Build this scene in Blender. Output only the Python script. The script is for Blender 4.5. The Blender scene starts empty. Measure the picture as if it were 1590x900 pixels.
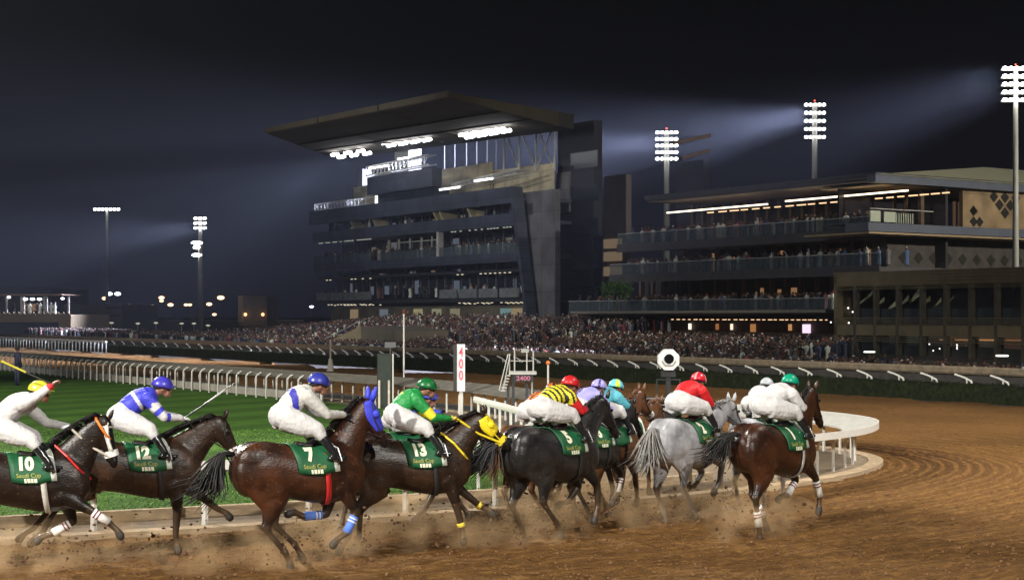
import bpy, bmesh, math, random
import numpy as np
from mathutils import Vector, Matrix
sc = bpy.context.scene
C = sc.collection
rnd = random.Random(7)
R = math.radians

# ------------------------------------------------------------------ camera
CAMH, FPX, CX, HY = 3.3, 2400.0, 795.0, 490.0
cam = bpy.data.cameras.new('camera'); camo = bpy.data.objects.new('camera', cam); C.objects.link(camo)
camo.location = (0, 0, CAMH); camo.rotation_euler = (R(90), 0, 0)
cam.sensor_width = 36; cam.lens = 36 * FPX / 1590; cam.shift_y = (HY - 450) / 1590
cam.clip_start = 0.5; cam.clip_end = 6000
sc.camera = camo

# ------------------------------------------------------------------ night sky
w = bpy.data.worlds.new('World'); sc.world = w; w.use_nodes = True
wn = w.node_tree; wn.nodes.clear()
wo = wn.nodes.new('ShaderNodeOutputWorld'); bg = wn.nodes.new('ShaderNodeBackground')
tc = wn.nodes.new('ShaderNodeTexCoord'); sx = wn.nodes.new('ShaderNodeSeparateXYZ'); cr = wn.nodes.new('ShaderNodeValToRGB')
wn.links.new(tc.outputs['Generated'], sx.inputs[0]); wn.links.new(sx.outputs['Z'], cr.inputs[0])
cr.color_ramp.elements[0].position = 0.0; cr.color_ramp.elements[0].color = (.016, .0165, .030, 1)
cr.color_ramp.elements[1].position = 0.21; cr.color_ramp.elements[1].color = (.0028, .0028, .0036, 1)
e = cr.color_ramp.elements.new(.09); e.color = (.0095, .0095, .0165, 1)
wn.links.new(cr.outputs[0], bg.inputs[0]); bg.inputs[1].default_value = 0.36
wn.links.new(bg.outputs[0], wo.inputs[0])
sc.view_settings.view_transform = 'Standard'; sc.view_settings.look = 'None'
sc.view_settings.exposure = 0; sc.view_settings.gamma = 1; sc.view_settings.use_curve_mapping = False
sc.cycles.use_denoising = True
sc.cycles.volume_bounces = 1; sc.cycles.max_bounces = 4; sc.cycles.diffuse_bounces = 2; sc.cycles.glossy_bounces = 2
sc.cycles.transparent_max_bounces = 8; sc.cycles.transmission_bounces = 4
sc.cycles.sample_clamp_indirect = 3
sc.cycles.caustics_reflective = False; sc.cycles.caustics_refractive = False

# ------------------------------------------------------------------ floodlights (the lamps of the course's light towers, plus added fills)
def spot(name, loc, target, power, size=60, blend=.5, radius=.8, col=(1, .96, .88), vol=1.0):
    l = bpy.data.lights.new(name, 'SPOT'); l.energy = power; l.spot_size = R(size); l.spot_blend = blend
    l.shadow_soft_size = radius; l.color = col; l.volume_factor = vol
    o = bpy.data.objects.new(name, l); C.objects.link(o); o.location = loc
    o.rotation_euler = (Vector(target) - Vector(loc)).to_track_quat('-Z', 'Y').to_euler()
    return o
# towers on the camera's side of the course
spot('track_floodlight', (-27, -14, 26), (-1, 26.5, 0), 160000, 40, .7, .55)
spot('track_floodlight', (24, -20, 26), (3, 28, 0), 78000, 42, .7, .55)
spot('track_floodlight', (-26, 50, 24), (-2, 27, .5), 75000, 46, .6, .5)
spot('track_floodlight', (30, 30, 30), (4, 42, 0), 75000, 60, .7, 1.3)
spot('turf_floodlight', (-46, 34, 28), (-16, 54, 0), 115000, 56, .6, 1.6)
# towers lighting the home straight, the crowd and the stands
spot('straight_floodlight', (-75, 62, 34), (-22, 128, 3), 76000, 62, .7, 2, (.95, .97, 1))
spot('straight_floodlight', (48, 8, 32), (14, 90, 0), 70000, 40, .8, 2, (1, .96, .88))
spot('straight_floodlight', (-62, 104, 27), (-8, 172, 13), 95000, 40, .8, 1.2, (1, .97, .90))
spot('pavilion_floodlight', (78, 62, 30), (42, 128, 11), 210000, 46, .6, 1.5, (1, .93, .80))  # unseen lamp added to brighten the corner pavilion's dark end
spot('bend_floodlight', (-150, 150, 30), (-75, 235, 4), 24000, 50, .6, 1.5, (1, .95, .85))  # unseen lamp put in to lift the low buildings at the bend
# ------------------------------------------------------------------ course frame: r runs along the home straight (towards the camera's right), t away from the track
E = Vector((.555, -.832, 0)).normalized(); N = Vector((.832, .555, 0)).normalized(); O = Vector((9.2, 72.0, 0))
ANG = math.atan2(E.y, E.x)
def F(r, t, z=0): return O + E * r + N * t + Vector((0, 0, z))
def RT(px, t):
    k = (px - CX) / FPX
    return (k * (O.y + N.y * t) - O.x - N.x * t) / (E.x - k * E.y)
def HZ(px, py, t):
    r = RT(px, t); return CAMH + (HY - py) * (O.y + E.y * r + N.y * t) / FPX
def DEP(px, t): r = RT(px, t); return O.y + E.y * r + N.y * t
def G(px, py, z=0):
    Y = (CAMH - z) * FPX / (py - HY); return Vector(((px - CX) * Y / FPX, Y, z))

# ------------------------------------------------------------------ materials
MATS = {}
def nt(name):
    m = bpy.data.materials.new(name); m.use_nodes = True
    return m, m.node_tree, m.node_tree.nodes['Principled BSDF']
def col4(c): return (c[0], c[1], c[2], 1)
def mat(name, c, rough=.6, var=.18, scale=8, bump=0.0, metal=0, spec=.5, coat=0, stretch=None, trans=0):
    if name in MATS: return MATS[name]
    m, t, b = nt(name)
    b.inputs['Roughness'].default_value = rough; b.inputs['Metallic'].default_value = metal
    b.inputs['Specular IOR Level'].default_value = spec
    if coat: b.inputs['Coat Weight'].default_value = coat
    n = t.nodes.new('ShaderNodeTexNoise'); n.inputs['Scale'].default_value = scale; n.inputs['Detail'].default_value = 5
    co = t.nodes.new('ShaderNodeTexCoord')
    if stretch:
        mp = t.nodes.new('ShaderNodeMapping'); mp.inputs['Scale'].default_value = stretch
        t.links.new(co.outputs['Object'], mp.inputs[0]); t.links.new(mp.outputs[0], n.inputs[0])
    else: t.links.new(co.outputs['Object'], n.inputs[0])
    r = t.nodes.new('ShaderNodeValToRGB'); t.links.new(n.outputs[0], r.inputs[0])
    r.color_ramp.elements[0].position = .3; r.color_ramp.elements[1].position = .7
    r.color_ramp.elements[0].color = col4([x * (1 - var) for x in c]); r.color_ramp.elements[1].color = col4([min(1, x * (1 + var)) for x in c])
    t.links.new(r.outputs[0], b.inputs['Base Color'])
    if bump:
        bp = t.nodes.new('ShaderNodeBump'); bp.inputs['Strength'].default_value = bump; bp.inputs['Distance'].default_value = .03
        t.links.new(n.outputs[0], bp.inputs['Height']); t.links.new(bp.outputs[0], b.inputs['Normal'])
    if trans: b.inputs['Transmission Weight'].default_value = trans
    MATS[name] = m; return m
def emit(name, c, s):
    if name in MATS: return MATS[name]
    m, t, b = nt(name); b.inputs['Base Color'].default_value = (0, 0, 0, 1)
    b.inputs['Emission Color'].default_value = col4(c); b.inputs['Emission Strength'].default_value = s
    m.cycles.emission_sampling = 'NONE' if s < 1 else 'AUTO'
    MATS[name] = m; return m
def glass(name, c, alpha):
    if name in MATS: return MATS[name]
    m, t, b = nt(name); b.inputs['Base Color'].default_value = col4(c); b.inputs['Roughness'].default_value = .08
    b.inputs['Alpha'].default_value = alpha; MATS[name] = m; return m

# ------------------------------------------------------------------ mesh collecting
def tag(o, label=None, cat=None, group=None, kind=None):
    if label: o['label'] = label
    if cat: o['category'] = cat
    if group: o['group'] = group
    if kind: o['kind'] = kind
    return o
def root(name, loc, label=None, cat=None, group=None, rz=0):
    o = bpy.data.objects.new(name, None); C.objects.link(o); o.location = loc; o.rotation_euler = (0, 0, rz); o.empty_display_size = .2
    return tag(o, label, cat, group)
def link(name, me, m=None, parent=None, smooth=False):
    o = bpy.data.objects.new(name, me); C.objects.link(o)
    if m is not None:
        for q in (m if isinstance(m, (list, tuple)) else [m]): me.materials.append(q)
    if parent is not None: o.parent = parent
    if smooth: me.shade_smooth()
    return o
class MB:
    def __init__(s): s.v = []; s.f = []
    def add(s, v, f):
        n = len(s.v); s.v += [tuple(p) for p in v]; s.f += [tuple(i + n for i in q) for q in f]; return s
    def box(s, x0, x1, y0, y1, z0, z1):
        v = [(x, y, z) for z in (z0, z1) for x, y in ((x0, y0), (x1, y0), (x1, y1), (x0, y1))]
        return s.add(v, [(3, 2, 1, 0), (4, 5, 6, 7), (0, 1, 5, 4), (1, 2, 6, 5), (2, 3, 7, 6), (3, 0, 4, 7)])
    def hexa(s, b, t):   # bottom 4, top 4 points
        return s.add(list(b) + list(t), [(3, 2, 1, 0), (4, 5, 6, 7), (0, 1, 5, 4), (1, 2, 6, 5), (2, 3, 7, 6), (3, 0, 4, 7)])
    def tube(s, pts, rad, n=8, cap=True, lat=None):
        # rad: list of float or (in-plane, lateral)
        pts = [Vector(p) for p in pts]; k = len(pts)
        if not isinstance(rad, (list, tuple)): rad = [rad] * k
        vs = []; fs = []; prev = None
        for i, p in enumerate(pts):
            t = (pts[min(i + 1, k - 1)] - pts[max(i - 1, 0)])
            t = t.normalized() if t.length > 1e-9 else Vector((0, 0, 1))
            if lat is not None:
                l = Vector(lat) - t * t.dot(Vector(lat)); l.normalize()
            else:
                if prev is None: prev = Vector((0, 1, 0)) if abs(t.y) < .9 else Vector((1, 0, 0))
                l = (prev - t * t.dot(prev)).normalized(); prev = l
            u = t.cross(l)
            r = rad[i]; a, b = (r, r) if not isinstance(r, (tuple, list)) else r
            for j in range(n):
                th = 2 * math.pi * j / n
                vs.append(p + u * (a * math.cos(th)) + l * (b * math.sin(th)))
        for i in range(k - 1):
            for j in range(n):
                j2 = (j + 1) % n
                fs.append((i * n + j, i * n + j2, (i + 1) * n + j2, (i + 1) * n + j))
        if cap: fs.append(tuple(reversed(range(n)))); fs.append(tuple((k - 1) * n + j for j in range(n)))
        return s.add(vs, fs)
    def ball(s, c, r, n=12, m=8, rot=None):
        c = Vector(c); r = (r, r, r) if not isinstance(r, (tuple, list)) else r
        vs = []; 
        for i in range(m + 1):
            ph = math.pi * i / m
            for j in range(n):
                th = 2 * math.pi * j / n
                q = Vector((r[0] * math.sin(ph) * math.cos(th), r[1] * math.sin(ph) * math.sin(th), r[2] * math.cos(ph)))
                if rot is not None: q = rot @ q
                vs.append(c + q)
        fs = [(i * n + j, (i + 1) * n + j, (i + 1) * n + (j + 1) % n, i * n + (j + 1) % n) for i in range(m) for j in range(n)]
        return s.add(vs, fs)
    def chain(s, pts, rad, n=14, lat=(0, 1, 0)):
        """capsule-like limb: densified loft plus balls at the ends"""
        P = []; Q = []
        f = lambda r: r if isinstance(r, (tuple, list)) else (r, r)
        for i in range(len(pts) - 1):
            for q in range(4):
                u = q / 4; P.append(Vector(pts[i]).lerp(Vector(pts[i + 1]), u)); a = f(rad[i]); b = f(rad[i + 1])
                Q.append((a[0] * (1 - u) + b[0] * u, a[1] * (1 - u) + b[1] * u))
        P.append(Vector(pts[-1])); Q.append(f(rad[-1]))
        s.tube(P, Q, n, True, lat)
        for i in (0, len(pts) - 1):
            a = f(rad[i]); s.ball(pts[i], min(a) * .98, 12, 8)
        for i in range(1, len(pts) - 1):
            a = f(rad[i]); s.ball(pts[i], min(a) * .94, 12, 8)
        return s
    def mesh(s, name='m'):
        me = bpy.data.meshes.new(name); me.from_pydata(s.v, [], s.f); me.update(); return me
    def build(s, name, m, parent=None, smooth=False, off=None):
        if off is not None: s.v = [(x - off[0], y - off[1], z - off[2]) for x, y, z in s.v]
        return link(name, s.mesh(name), m, parent, smooth)
def fuse(mb, voxel, smooth=4, fac=.5):
    me = mb.mesh(); o = bpy.data.objects.new('tmp', me); C.objects.link(o)
    a = o.modifiers.new('r', 'REMESH'); a.mode = 'VOXEL'; a.voxel_size = voxel; a.adaptivity = 0
    if smooth:
        b = o.modifiers.new('s', 'SMOOTH'); b.iterations = smooth; b.factor = fac
    dg = bpy.context.evaluated_depsgraph_get(); ev = o.evaluated_get(dg)
    out = bpy.data.meshes.new_from_object(ev); bpy.data.objects.remove(o); bpy.data.meshes.remove(me)
    out.shade_smooth(); return out
def verts(me):
    a = np.empty(len(me.vertices) * 3); me.vertices.foreach_get('co', a); return a.reshape(-1, 3)
def centres(me):
    a = np.empty(len(me.polygons) * 3); me.polygons.foreach_get('center', a); return a.reshape(-1, 3)
def attr(me, name, vals):
    at = me.attributes.new(name, 'FLOAT', 'POINT'); at.data.foreach_set('value', np.asarray(vals, dtype=np.float32))
def text_mesh(s, size, bold=0.0, ext=0.0):
    cu = bpy.data.curves.new('t', 'FONT'); cu.body = s; cu.size = size; cu.align_x = 'CENTER'; cu.align_y = 'CENTER'; cu.offset = bold; cu.extrude = ext
    cu.resolution_u = 3
    o = bpy.data.objects.new('t', cu); C.objects.link(o); dg = bpy.context.evaluated_depsgraph_get()
    me = bpy.data.meshes.new_from_object(o.evaluated_get(dg)); bpy.data.objects.remove(o); return me
# ================================================================== GROUND
def smoothpath(pts, step=.5, it=2):
    P = [Vector(p) for p in pts]
    for _ in range(it):
        Q = [P[0]]
        for a, b in zip(P, P[1:]): Q += [a.lerp(b, .25), a.lerp(b, .75)]
        Q.append(P[-1]); P = Q
    out = [P[0]]; acc = 0
    for a, b in zip(P, P[1:]):
        L = (b - a).length; d = step - acc
        while d <= L: out.append(a.lerp(b, d / L)); d += step
        acc = L - (d - step)
    return out
sF = lambda r, t: (F(r, t).x, F(r, t).y)
RAILP = smoothpath([(-19, 18.5), (-13, 20.6), (-7.5, 23.0), (-3.84, 24.6), (-.17, 26.6), (2.9, 28.4), (5.2, 30.4), (6.9, 32.6), (7.75, 34.6), (7.9, 36.2), (7.3, 38.2), (5.2, 41.2), (.6, 46.2),
                    sF(12, -20.3), sF(-6, -20.6), sF(-30, -20.8), sF(-80, -21)], .55, 3)
RP = np.array([(p.x, p.y) for p in RAILP])
seg = np.linalg.norm(np.diff(RP, axis=0), axis=1); ARC = np.concatenate([[0], np.cumsum(seg)])
def rail_dist(X, Y):
    """signed distance from the rail line (positive = on the dirt) and the distance along it"""
    X = np.asarray(X, float); Y = np.asarray(Y, float); best = np.full(X.shape, 1e9); al = np.zeros(X.shape); sg = np.ones(X.shape)
    for i in range(len(RP) - 1):
        a = RP[i]; d = RP[i + 1] - a; L2 = (d ** 2).sum()
        u = np.clip(((X - a[0]) * d[0] + (Y - a[1]) * d[1]) / L2, 0, 1)
        dx = X - a[0] - u * d[0]; dy = Y - a[1] - u * d[1]; q = np.hypot(dx, dy)
        m = q < best; best[m] = q[m]; al[m] = (ARC[i] + u * math.sqrt(L2))[m]; sg[m] = np.where(d[0] * dy - d[1] * dx < 0, 1, -1)[m]
    return best * sg, al
def grid(xs, ys, z):
    X, Y = np.meshgrid(xs, ys); Z = np.full(X.shape, float(z)) if np.isscalar(z) else z
    v = np.stack([X.ravel(), Y.ravel(), Z.ravel()], 1); nx = len(xs)
    f = [(j * nx + i, j * nx + i + 1, (j + 1) * nx + i + 1, (j + 1) * nx + i) for j in range(len(ys) - 1) for i in range(nx - 1)]
    me = bpy.data.meshes.new('g'); me.from_pydata(v.tolist(), [], f); me.update(); return me, X.ravel(), Y.ravel()

# wide base ground out to the horizon
m, t, b = nt('far_ground'); b.inputs['Base Color'].default_value = (.05, .045, .04, 1); b.inputs['Roughness'].default_value = .9
MB().box(-2500, 2500, -300, 4000, -2.2, -1.9).build('ground', m)['kind'] = 'structure'

# dirt
def dirt_mat():
    m, t, b = nt('race_dirt'); L = t.links; A = t.nodes.new('ShaderNodeAttribute'); A.attribute_name = 'dist'
    B = t.nodes.new('ShaderNodeAttribute'); B.attribute_name = 'along'; co = t.nodes.new('ShaderNodeTexCoord')
    cb = t.nodes.new('ShaderNodeCombineXYZ'); L.new(A.outputs['Fac'], cb.inputs[0]); L.new(B.outputs['Fac'], cb.inputs[1])
    def noise(vec, scale, det, st=None, rough=.55):
        n = t.nodes.new('ShaderNodeTexNoise'); n.inputs['Scale'].default_value = scale; n.inputs['Detail'].default_value = det; n.inputs['Roughness'].default_value = rough
        if st:
            mp = t.nodes.new('ShaderNodeMapping'); mp.inputs['Scale'].default_value = st; L.new(vec, mp.inputs[0]); vec = mp.outputs[0]
        L.new(vec, n.inputs[0]); return n.outputs[0]
    def math_(op, a, b_=None, v=None):
        n = t.nodes.new('ShaderNodeMath'); n.operation = op
        for i, q in enumerate((a, b_)):
            if q is None: continue
            if isinstance(q, (int, float)): n.inputs[i].default_value = q
            else: L.new(q, n.inputs[i])
        return n.outputs[0]
    def ramp(f, els):
        n = t.nodes.new('ShaderNodeValToRGB'); L.new(f, n.inputs[0]); r = n.color_ramp
        while len(r.elements) < len(els): r.elements.new(.5)
        for q, (p, c) in zip(r.elements, els): q.position = p; q.color = c if len(c) == 4 else col4(c)
        return n.outputs[0]
    def mix(a, b_, f, bt='MIX'):
        n = t.nodes.new('ShaderNodeMix'); n.data_type = 'RGBA'; n.blend_type = bt
        for i, q in ((0, f), (6, a), (7, b_)):
            if isinstance(q, (int, float)): n.inputs[i].default_value = q
            elif isinstance(q, tuple): n.inputs[i].default_value = col4(q)
            else: L.new(q, n.inputs[i])
        return n.outputs[2]
    # harrow furrows follow the rail
    wob = noise(cb.outputs[0], .6, 5, (.6, .25, 1)); d2 = math_('ADD', A.outputs['Fac'], math_('MULTIPLY', wob, .7))
    fur = math_('SINE', math_('MULTIPLY', d2, 2 * math.pi / .27))
    strk = noise(cb.outputs[0], 7.0, 8, (2.6, .30, 1), .75)
    clod = noise(co.outputs['Object'], 9, 8, None, .68)
    clod2 = noise(co.outputs['Object'], 42, 4, None, .7)
    foot = t.nodes.new('ShaderNodeTexVoronoi'); foot.inputs['Scale'].default_value = 2.6; L.new(co.outputs['Object'], foot.inputs[0])
    base = ramp(clod, [(.30, (.135, .057, .013)), (.52, (.31, .152, .041)), (.74, (.46, .255, .080))])
    base = mix(base, ramp(strk, [(.34, (.085, .038, .010)), (.64, (.52, .285, .092))]), .42)
    # dark band with darker furrows, beside the turn
    band = ramp(math_('MULTIPLY', math_('ADD', A.outputs['Fac'], math_('MULTIPLY', wob, .8)), .1), [(.0, (0, 0, 0)), (.13, (0, 0, 0)), (.19, (1, 1, 1)), (.30, (.75, .75, .75)), (.38, (0, 0, 0))])
    bandn = ramp(math_('MULTIPLY', B.outputs['Fac'], .01), [(.285, (0, 0, 0)), (.34, (1, 1, 1)), (.42, (1, 1, 1)), (.47, (0, 0, 0))])
    bm = mix(band, bandn, 1.0, 'MULTIPLY')
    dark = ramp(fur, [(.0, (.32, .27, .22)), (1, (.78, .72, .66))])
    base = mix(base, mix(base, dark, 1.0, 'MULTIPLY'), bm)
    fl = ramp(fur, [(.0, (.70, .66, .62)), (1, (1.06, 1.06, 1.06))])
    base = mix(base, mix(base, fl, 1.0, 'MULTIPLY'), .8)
    big = ramp(noise(co.outputs['Object'], .12, 3), [(.35, (.72, .70, .68)), (.65, (1.12, 1.1, 1.08))])
    base = mix(base, big, 1.0, 'MULTIPLY')
    L.new(base, b.inputs['Base Color']); b.inputs['Roughness'].default_value = .92; b.inputs['Specular IOR Level'].default_value = .2
    h = math_('ADD', math_('MULTIPLY', clod, 1.15), math_('MULTIPLY', clod2, .35)); h = math_('ADD', h, math_('MULTIPLY', fur, .12))
    h = math_('ADD', h, math_('MULTIPLY', strk, .8)); h = math_('ADD', h, math_('MULTIPLY', foot.outputs['Distance'], .5))
    bp = t.nodes.new('ShaderNodeBump'); bp.inputs['Strength'].default_value = 1.0; bp.inputs['Distance'].default_value = .11
    L.new(h, bp.inputs['Height']); L.new(bp.outputs[0], b.inputs['Normal'])
    return m
DIRT = dirt_mat()
def noise2(x, y, s):
    r = np.random.RandomState(5); o = np.zeros_like(x)
    for k in range(10):
        a = r.rand() * 6.28; f = s * (1 + k * .45); o += np.sin((x * math.cos(a) + y * math.sin(a)) * f + r.rand() * 6.28) / (1 + k * .3)
    return o / 4
me, X, Y = grid(np.concatenate([np.arange(-60, -12, 2.), np.arange(-12, 16, .10), np.arange(16, 62, 2.)]),
                np.concatenate([np.arange(10, 19, 1.), np.arange(19, 40, .10), np.arange(40, 45, .3), np.arange(45, 90, 1.), np.arange(90, 300, 8.)]), 0)
d, al = rail_dist(X, Y)
z = .009 * noise2(X, Y, 3.2) + .009 * noise2(X + 31, Y, 11.) + np.where(d > 0, .012 * np.sin(d * 2 * math.pi / .46 + noise2(X, Y, .6) * 2), 0)
_q = np.random.RandomState(9); nx_ = len(np.concatenate([np.arange(-60, -12, 2.), np.arange(-12, 16, .10), np.arange(16, 62, 2.)])); Xg = X.reshape(-1, nx_); Yg = Y.reshape(-1, nx_); Zg = z.reshape(-1, nx_); xs0 = Xg[0]; ys0 = Yg[:, 0]
for _ in range(3600):   # hoof prints
    py_ = 19 + 21 * _q.rand(); px_ = _q.uniform(-.36, .36) * py_; rr0 = _q.uniform(.07, .12); dp = _q.uniform(.015, .045)
    i0, i1 = np.searchsorted(xs0, [px_ - .45, px_ + .45]); j0, j1 = np.searchsorted(ys0, [py_ - .45, py_ + .45])
    if i1 <= i0 or j1 <= j0: continue
    q2 = ((Xg[j0:j1, i0:i1] - px_) ** 2 + (Yg[j0:j1, i0:i1] - py_) ** 2) / rr0 ** 2; Zg[j0:j1, i0:i1] += dp * (-np.exp(-q2) + .25 * np.exp(-(np.sqrt(q2) - 1.7) ** 2 * 4))
z = Zg.ravel()
tt = (X - O.x) * N.x + (Y - O.y) * N.y
z = np.where(tt > 1, -1.6, z) - .02
z = np.where(d < .55, -.06, z)
co = verts(me); co[:, 2] = z; me.vertices.foreach_set('co', co.ravel()); me.update()
attr(me, 'dist', d); attr(me, 'along', al)
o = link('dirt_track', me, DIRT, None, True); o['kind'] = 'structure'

# infield: paved ground, turf course
def ngon_sheet(pts, z, name, m):
    bm = bmesh.new(); vs = [bm.verts.new((p[0], p[1], z)) for p in pts]; f = bm.faces.new(vs)
    bmesh.ops.triangulate(bm, faces=[f]); me = bpy.data.meshes.new(name); bm.to_mesh(me); bm.free()
    if me.polygons[0].normal.z < 0: me.flip_normals()
    o = link(name, me, m); o['kind'] = 'structure'; return o
def offset_path(k0, k1, off, P=None):
    P = RAILP if P is None else P; out = []
    for i in range(k0, k1):
        a = P[max(i - 1, 0)]; b = P[min(i + 1, len(P) - 1)]; t = (b - a).normalized(); out.append(P[i] + Vector((t.y, -t.x)) * off)
    return out
NP = len(RAILP)
pad = mat('infield_grit', (.17, .125, .078), .9, .22, 3, .5)
inner = offset_path(0, NP, .62)
ngon_sheet([(p.x, p.y) for p in inner], .035, 'infield_ground', pad)
# raised concrete kerb strip outside the posts, with a white painted face line
kb = MB()
conc = mat('kerb_concrete', (.36, .265, .165), .85, .25, 6, .4, stretch=(1, 1, 4))
for i0, (o0, o1, z1) in enumerate([(.62, .30, .07)]):
    A_ = offset_path(0, NP, o0); B_ = offset_path(0, NP, o1)
    for i in range(NP - 1):
        kb.hexa([(A_[i].x, A_[i].y, -.05), (A_[i + 1].x, A_[i + 1].y, -.05), (B_[i + 1].x, B_[i + 1].y, -.05), (B_[i].x, B_[i].y, -.05)],
                [(A_[i].x, A_[i].y, z1), (A_[i + 1].x, A_[i + 1].y, z1), (B_[i + 1].x, B_[i + 1].y, z1), (B_[i].x, B_[i].y, z1)])
kb.build('kerb', conc)['kind'] = 'structure'
kb2 = MB(); A_ = offset_path(0, NP, -.95); B_ = offset_path(0, NP, -1.1)
KEND = min(range(NP), key=lambda i: (RAILP[i] - Vector((4.6, 29.8))).length)
for i in range(KEND):
    kb2.hexa([(A_[i].x, A_[i].y, .03), (A_[i + 1].x, A_[i + 1].y, .03), (B_[i + 1].x, B_[i + 1].y, .03), (B_[i].x, B_[i].y, .03)],
             [(A_[i].x, A_[i].y, .20), (A_[i + 1].x, A_[i + 1].y, .20), (B_[i + 1].x, B_[i + 1].y, .20), (B_[i].x, B_[i].y, .20)])
kb2.build('turf_kerb', conc)['kind'] = 'structure'

# turf
def turf_mat():
    m, t, b = nt('turf'); L = t.links; co = t.nodes.new('ShaderNodeTexCoord')
    n = t.nodes.new('ShaderNodeTexNoise'); n.inputs['Scale'].default_value = 1.2; n.inputs['Detail'].default_value = 10; n.inputs['Roughness'].default_value = .7
    mp = t.nodes.new('ShaderNodeMapping'); mp.inputs['Rotation'].default_value = (0, 0, R(20)); mp.inputs['Scale'].default_value = (.5, 2.4, 1)
    L.new(co.outputs['Object'], mp.inputs[0]); L.new(mp.outputs[0], n.inputs[0])
    r = t.nodes.new('ShaderNodeValToRGB'); L.new(n.outputs[0], r.inputs[0])
    r.color_ramp.elements[0].position = .33; r.color_ramp.elements[0].color = (.022, .062, .008, 1)
    r.color_ramp.elements[1].position = .68; r.color_ramp.elements[1].color = (.075, .165, .020, 1)
    wv = t.nodes.new('ShaderNodeTexWave'); wv.inputs['Scale'].default_value = .11; wv.inputs['Distortion'].default_value = 1.2; wv.inputs['Detail'].default_value = 3; mp3 = t.nodes.new('ShaderNodeMapping'); mp3.inputs['Rotation'].default_value = (0, 0, R(-56 + 90)); L.new(co.outputs['Object'], mp3.inputs[0]); L.new(mp3.outputs[0], wv.inputs[0])
    r3 = t.nodes.new('ShaderNodeValToRGB'); r3.color_ramp.elements[0].position = .35; r3.color_ramp.elements[0].color = (.74, .78, .7, 1); r3.color_ramp.elements[1].position = .65; r3.color_ramp.elements[1].color = (1.1, 1.1, 1.0, 1); L.new(wv.outputs[0], r3.inputs[0])
    mx3 = t.nodes.new('ShaderNodeMix'); mx3.data_type = 'RGBA'; mx3.blend_type = 'MULTIPLY'; mx3.inputs[0].default_value = 1; L.new(r.outputs[0], mx3.inputs[6]); L.new(r3.outputs[0], mx3.inputs[7])
    L.new(mx3.outputs[2], b.inputs['Base Color']); b.inputs['Roughness'].default_value = .8; b.inputs['Specular IOR Level'].default_value = .15
    n2 = t.nodes.new('ShaderNodeTexNoise'); n2.inputs['Scale'].default_value = 30; n2.inputs['Detail'].default_value = 6; L.new(mp.outputs[0], n2.inputs[0])
    bp = t.nodes.new('ShaderNodeBump'); bp.inputs['Strength'].default_value = .9; bp.inputs['Distance'].default_value = .06
    L.new(n2.outputs[0], bp.inputs['Height']); L.new(bp.outputs[0], b.inputs['Normal']); return m
TURF = turf_mat()
KT = min(range(NP), key=lambda i: (RAILP[i] - Vector((-.6, 26.4))).length)
near = offset_path(0, KT, -1.15)
tip = [Vector(p) for p in [(.3, 28.3), (1.2, 30.2), (1.5, 32.5), (1.3, 35.5), (.3, 40.), (-2.2, 46.0)]]
KF = min(range(NP), key=lambda i: (RAILP[i] - Vector((-3.5, 52))).length)
farp = offset_path(KF, NP, -.9)
tp = smoothpath([(p.x, p.y) for p in [near[-1]] + tip + [farp[0]]], .6, 2)
turf_poly = near + tp[1:-1] + farp
ngon_sheet([(p.x, p.y) for p in turf_poly], .075, 'turf_course', TURF)
# grass blades on the near part of the turf: one tufted surface nobody could count
gb = MB(); PR = np.array([(p.x, p.y) for p in turf_poly])
def inside(x, y, P=PR):
    c = False; j = len(P) - 1
    for i in range(len(P)):
        if (P[i][1] > y) != (P[j][1] > y) and x < (P[j][0] - P[i][0]) * (y - P[i][1]) / (P[j][1] - P[i][1]) + P[i][0]: c = not c
        j = i
    return c
nb = 0
while nb < 30000:
    y = 22 + 22 * rnd.random() ** 1.4; x = rnd.uniform(-.35 * y, 2)
    if not inside(x, y): continue
    a = rnd.random() * 6.28; h = rnd.uniform(.018, .05); ww = .016; dx = math.cos(a) * ww; dy = math.sin(a) * ww
    lx, ly = rnd.uniform(-.04, .04), rnd.uniform(-.04, .04)
    gb.add([(x - dx, y - dy, .07), (x + dx, y + dy, .07), (x + lx, y + ly, .07 + h)], [(0, 1, 2)]); nb += 1
tag(gb.build('grass', mat('grass_blades', (.075, .16, .02), .7, .5, .8)), 'short green turf blades of the inner course', 'grass', kind='stuff')

# grey service strips between the turf rail and the home straight
# home straight dark edges
asph = mat('service_asphalt', (.075, .073, .07), .8, .2, 2)
st = MB()
def strip(mb, r0, r1, t0, t1, z):
    p = [F(r0, t0, z), F(r1, t0, z), F(r1, t1, z), F(r0, t1, z)]; mb.add(p, [(0, 1, 2, 3)])
strip(st, -260, 20, -20.2, -17.6, .03); st.build('service_path', asph)['kind'] = 'structure'

# spectator ground behind the hedge, falling away and rising again in terraces
def apron_z(r, t):
    g = -1.25 + .0065 * max(0, -r)
    if r > -8: g = -1.25
    up = max(0., min(1., (t - 24) / 24.))
    fade = max(0., min(1., (-r - 2) / 14.)) * max(0., min(1., (150 + r) / 40.))
    return min(g, -.2) + up * 2.6 * fade
rs = np.arange(-330, 130, 5.); ts = np.arange(2.2, 140, 2.)
v = []; nr = len(rs)
for tq in ts:
    for rq in rs: v.append(tuple(F(rq, tq, apron_z(rq, tq) )))
f = [(j * nr + i, j * nr + i + 1, (j + 1) * nr + i + 1, (j + 1) * nr + i) for j in range(len(ts) - 1) for i in range(nr - 1)]
me = bpy.data.meshes.new('apron'); me.from_pydata(v, [], f); me.update()
link('spectator_apron', me, mat('apron_paving', (.10, .09, .08), .85, .2, 2))['kind'] = 'structure'
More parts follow.
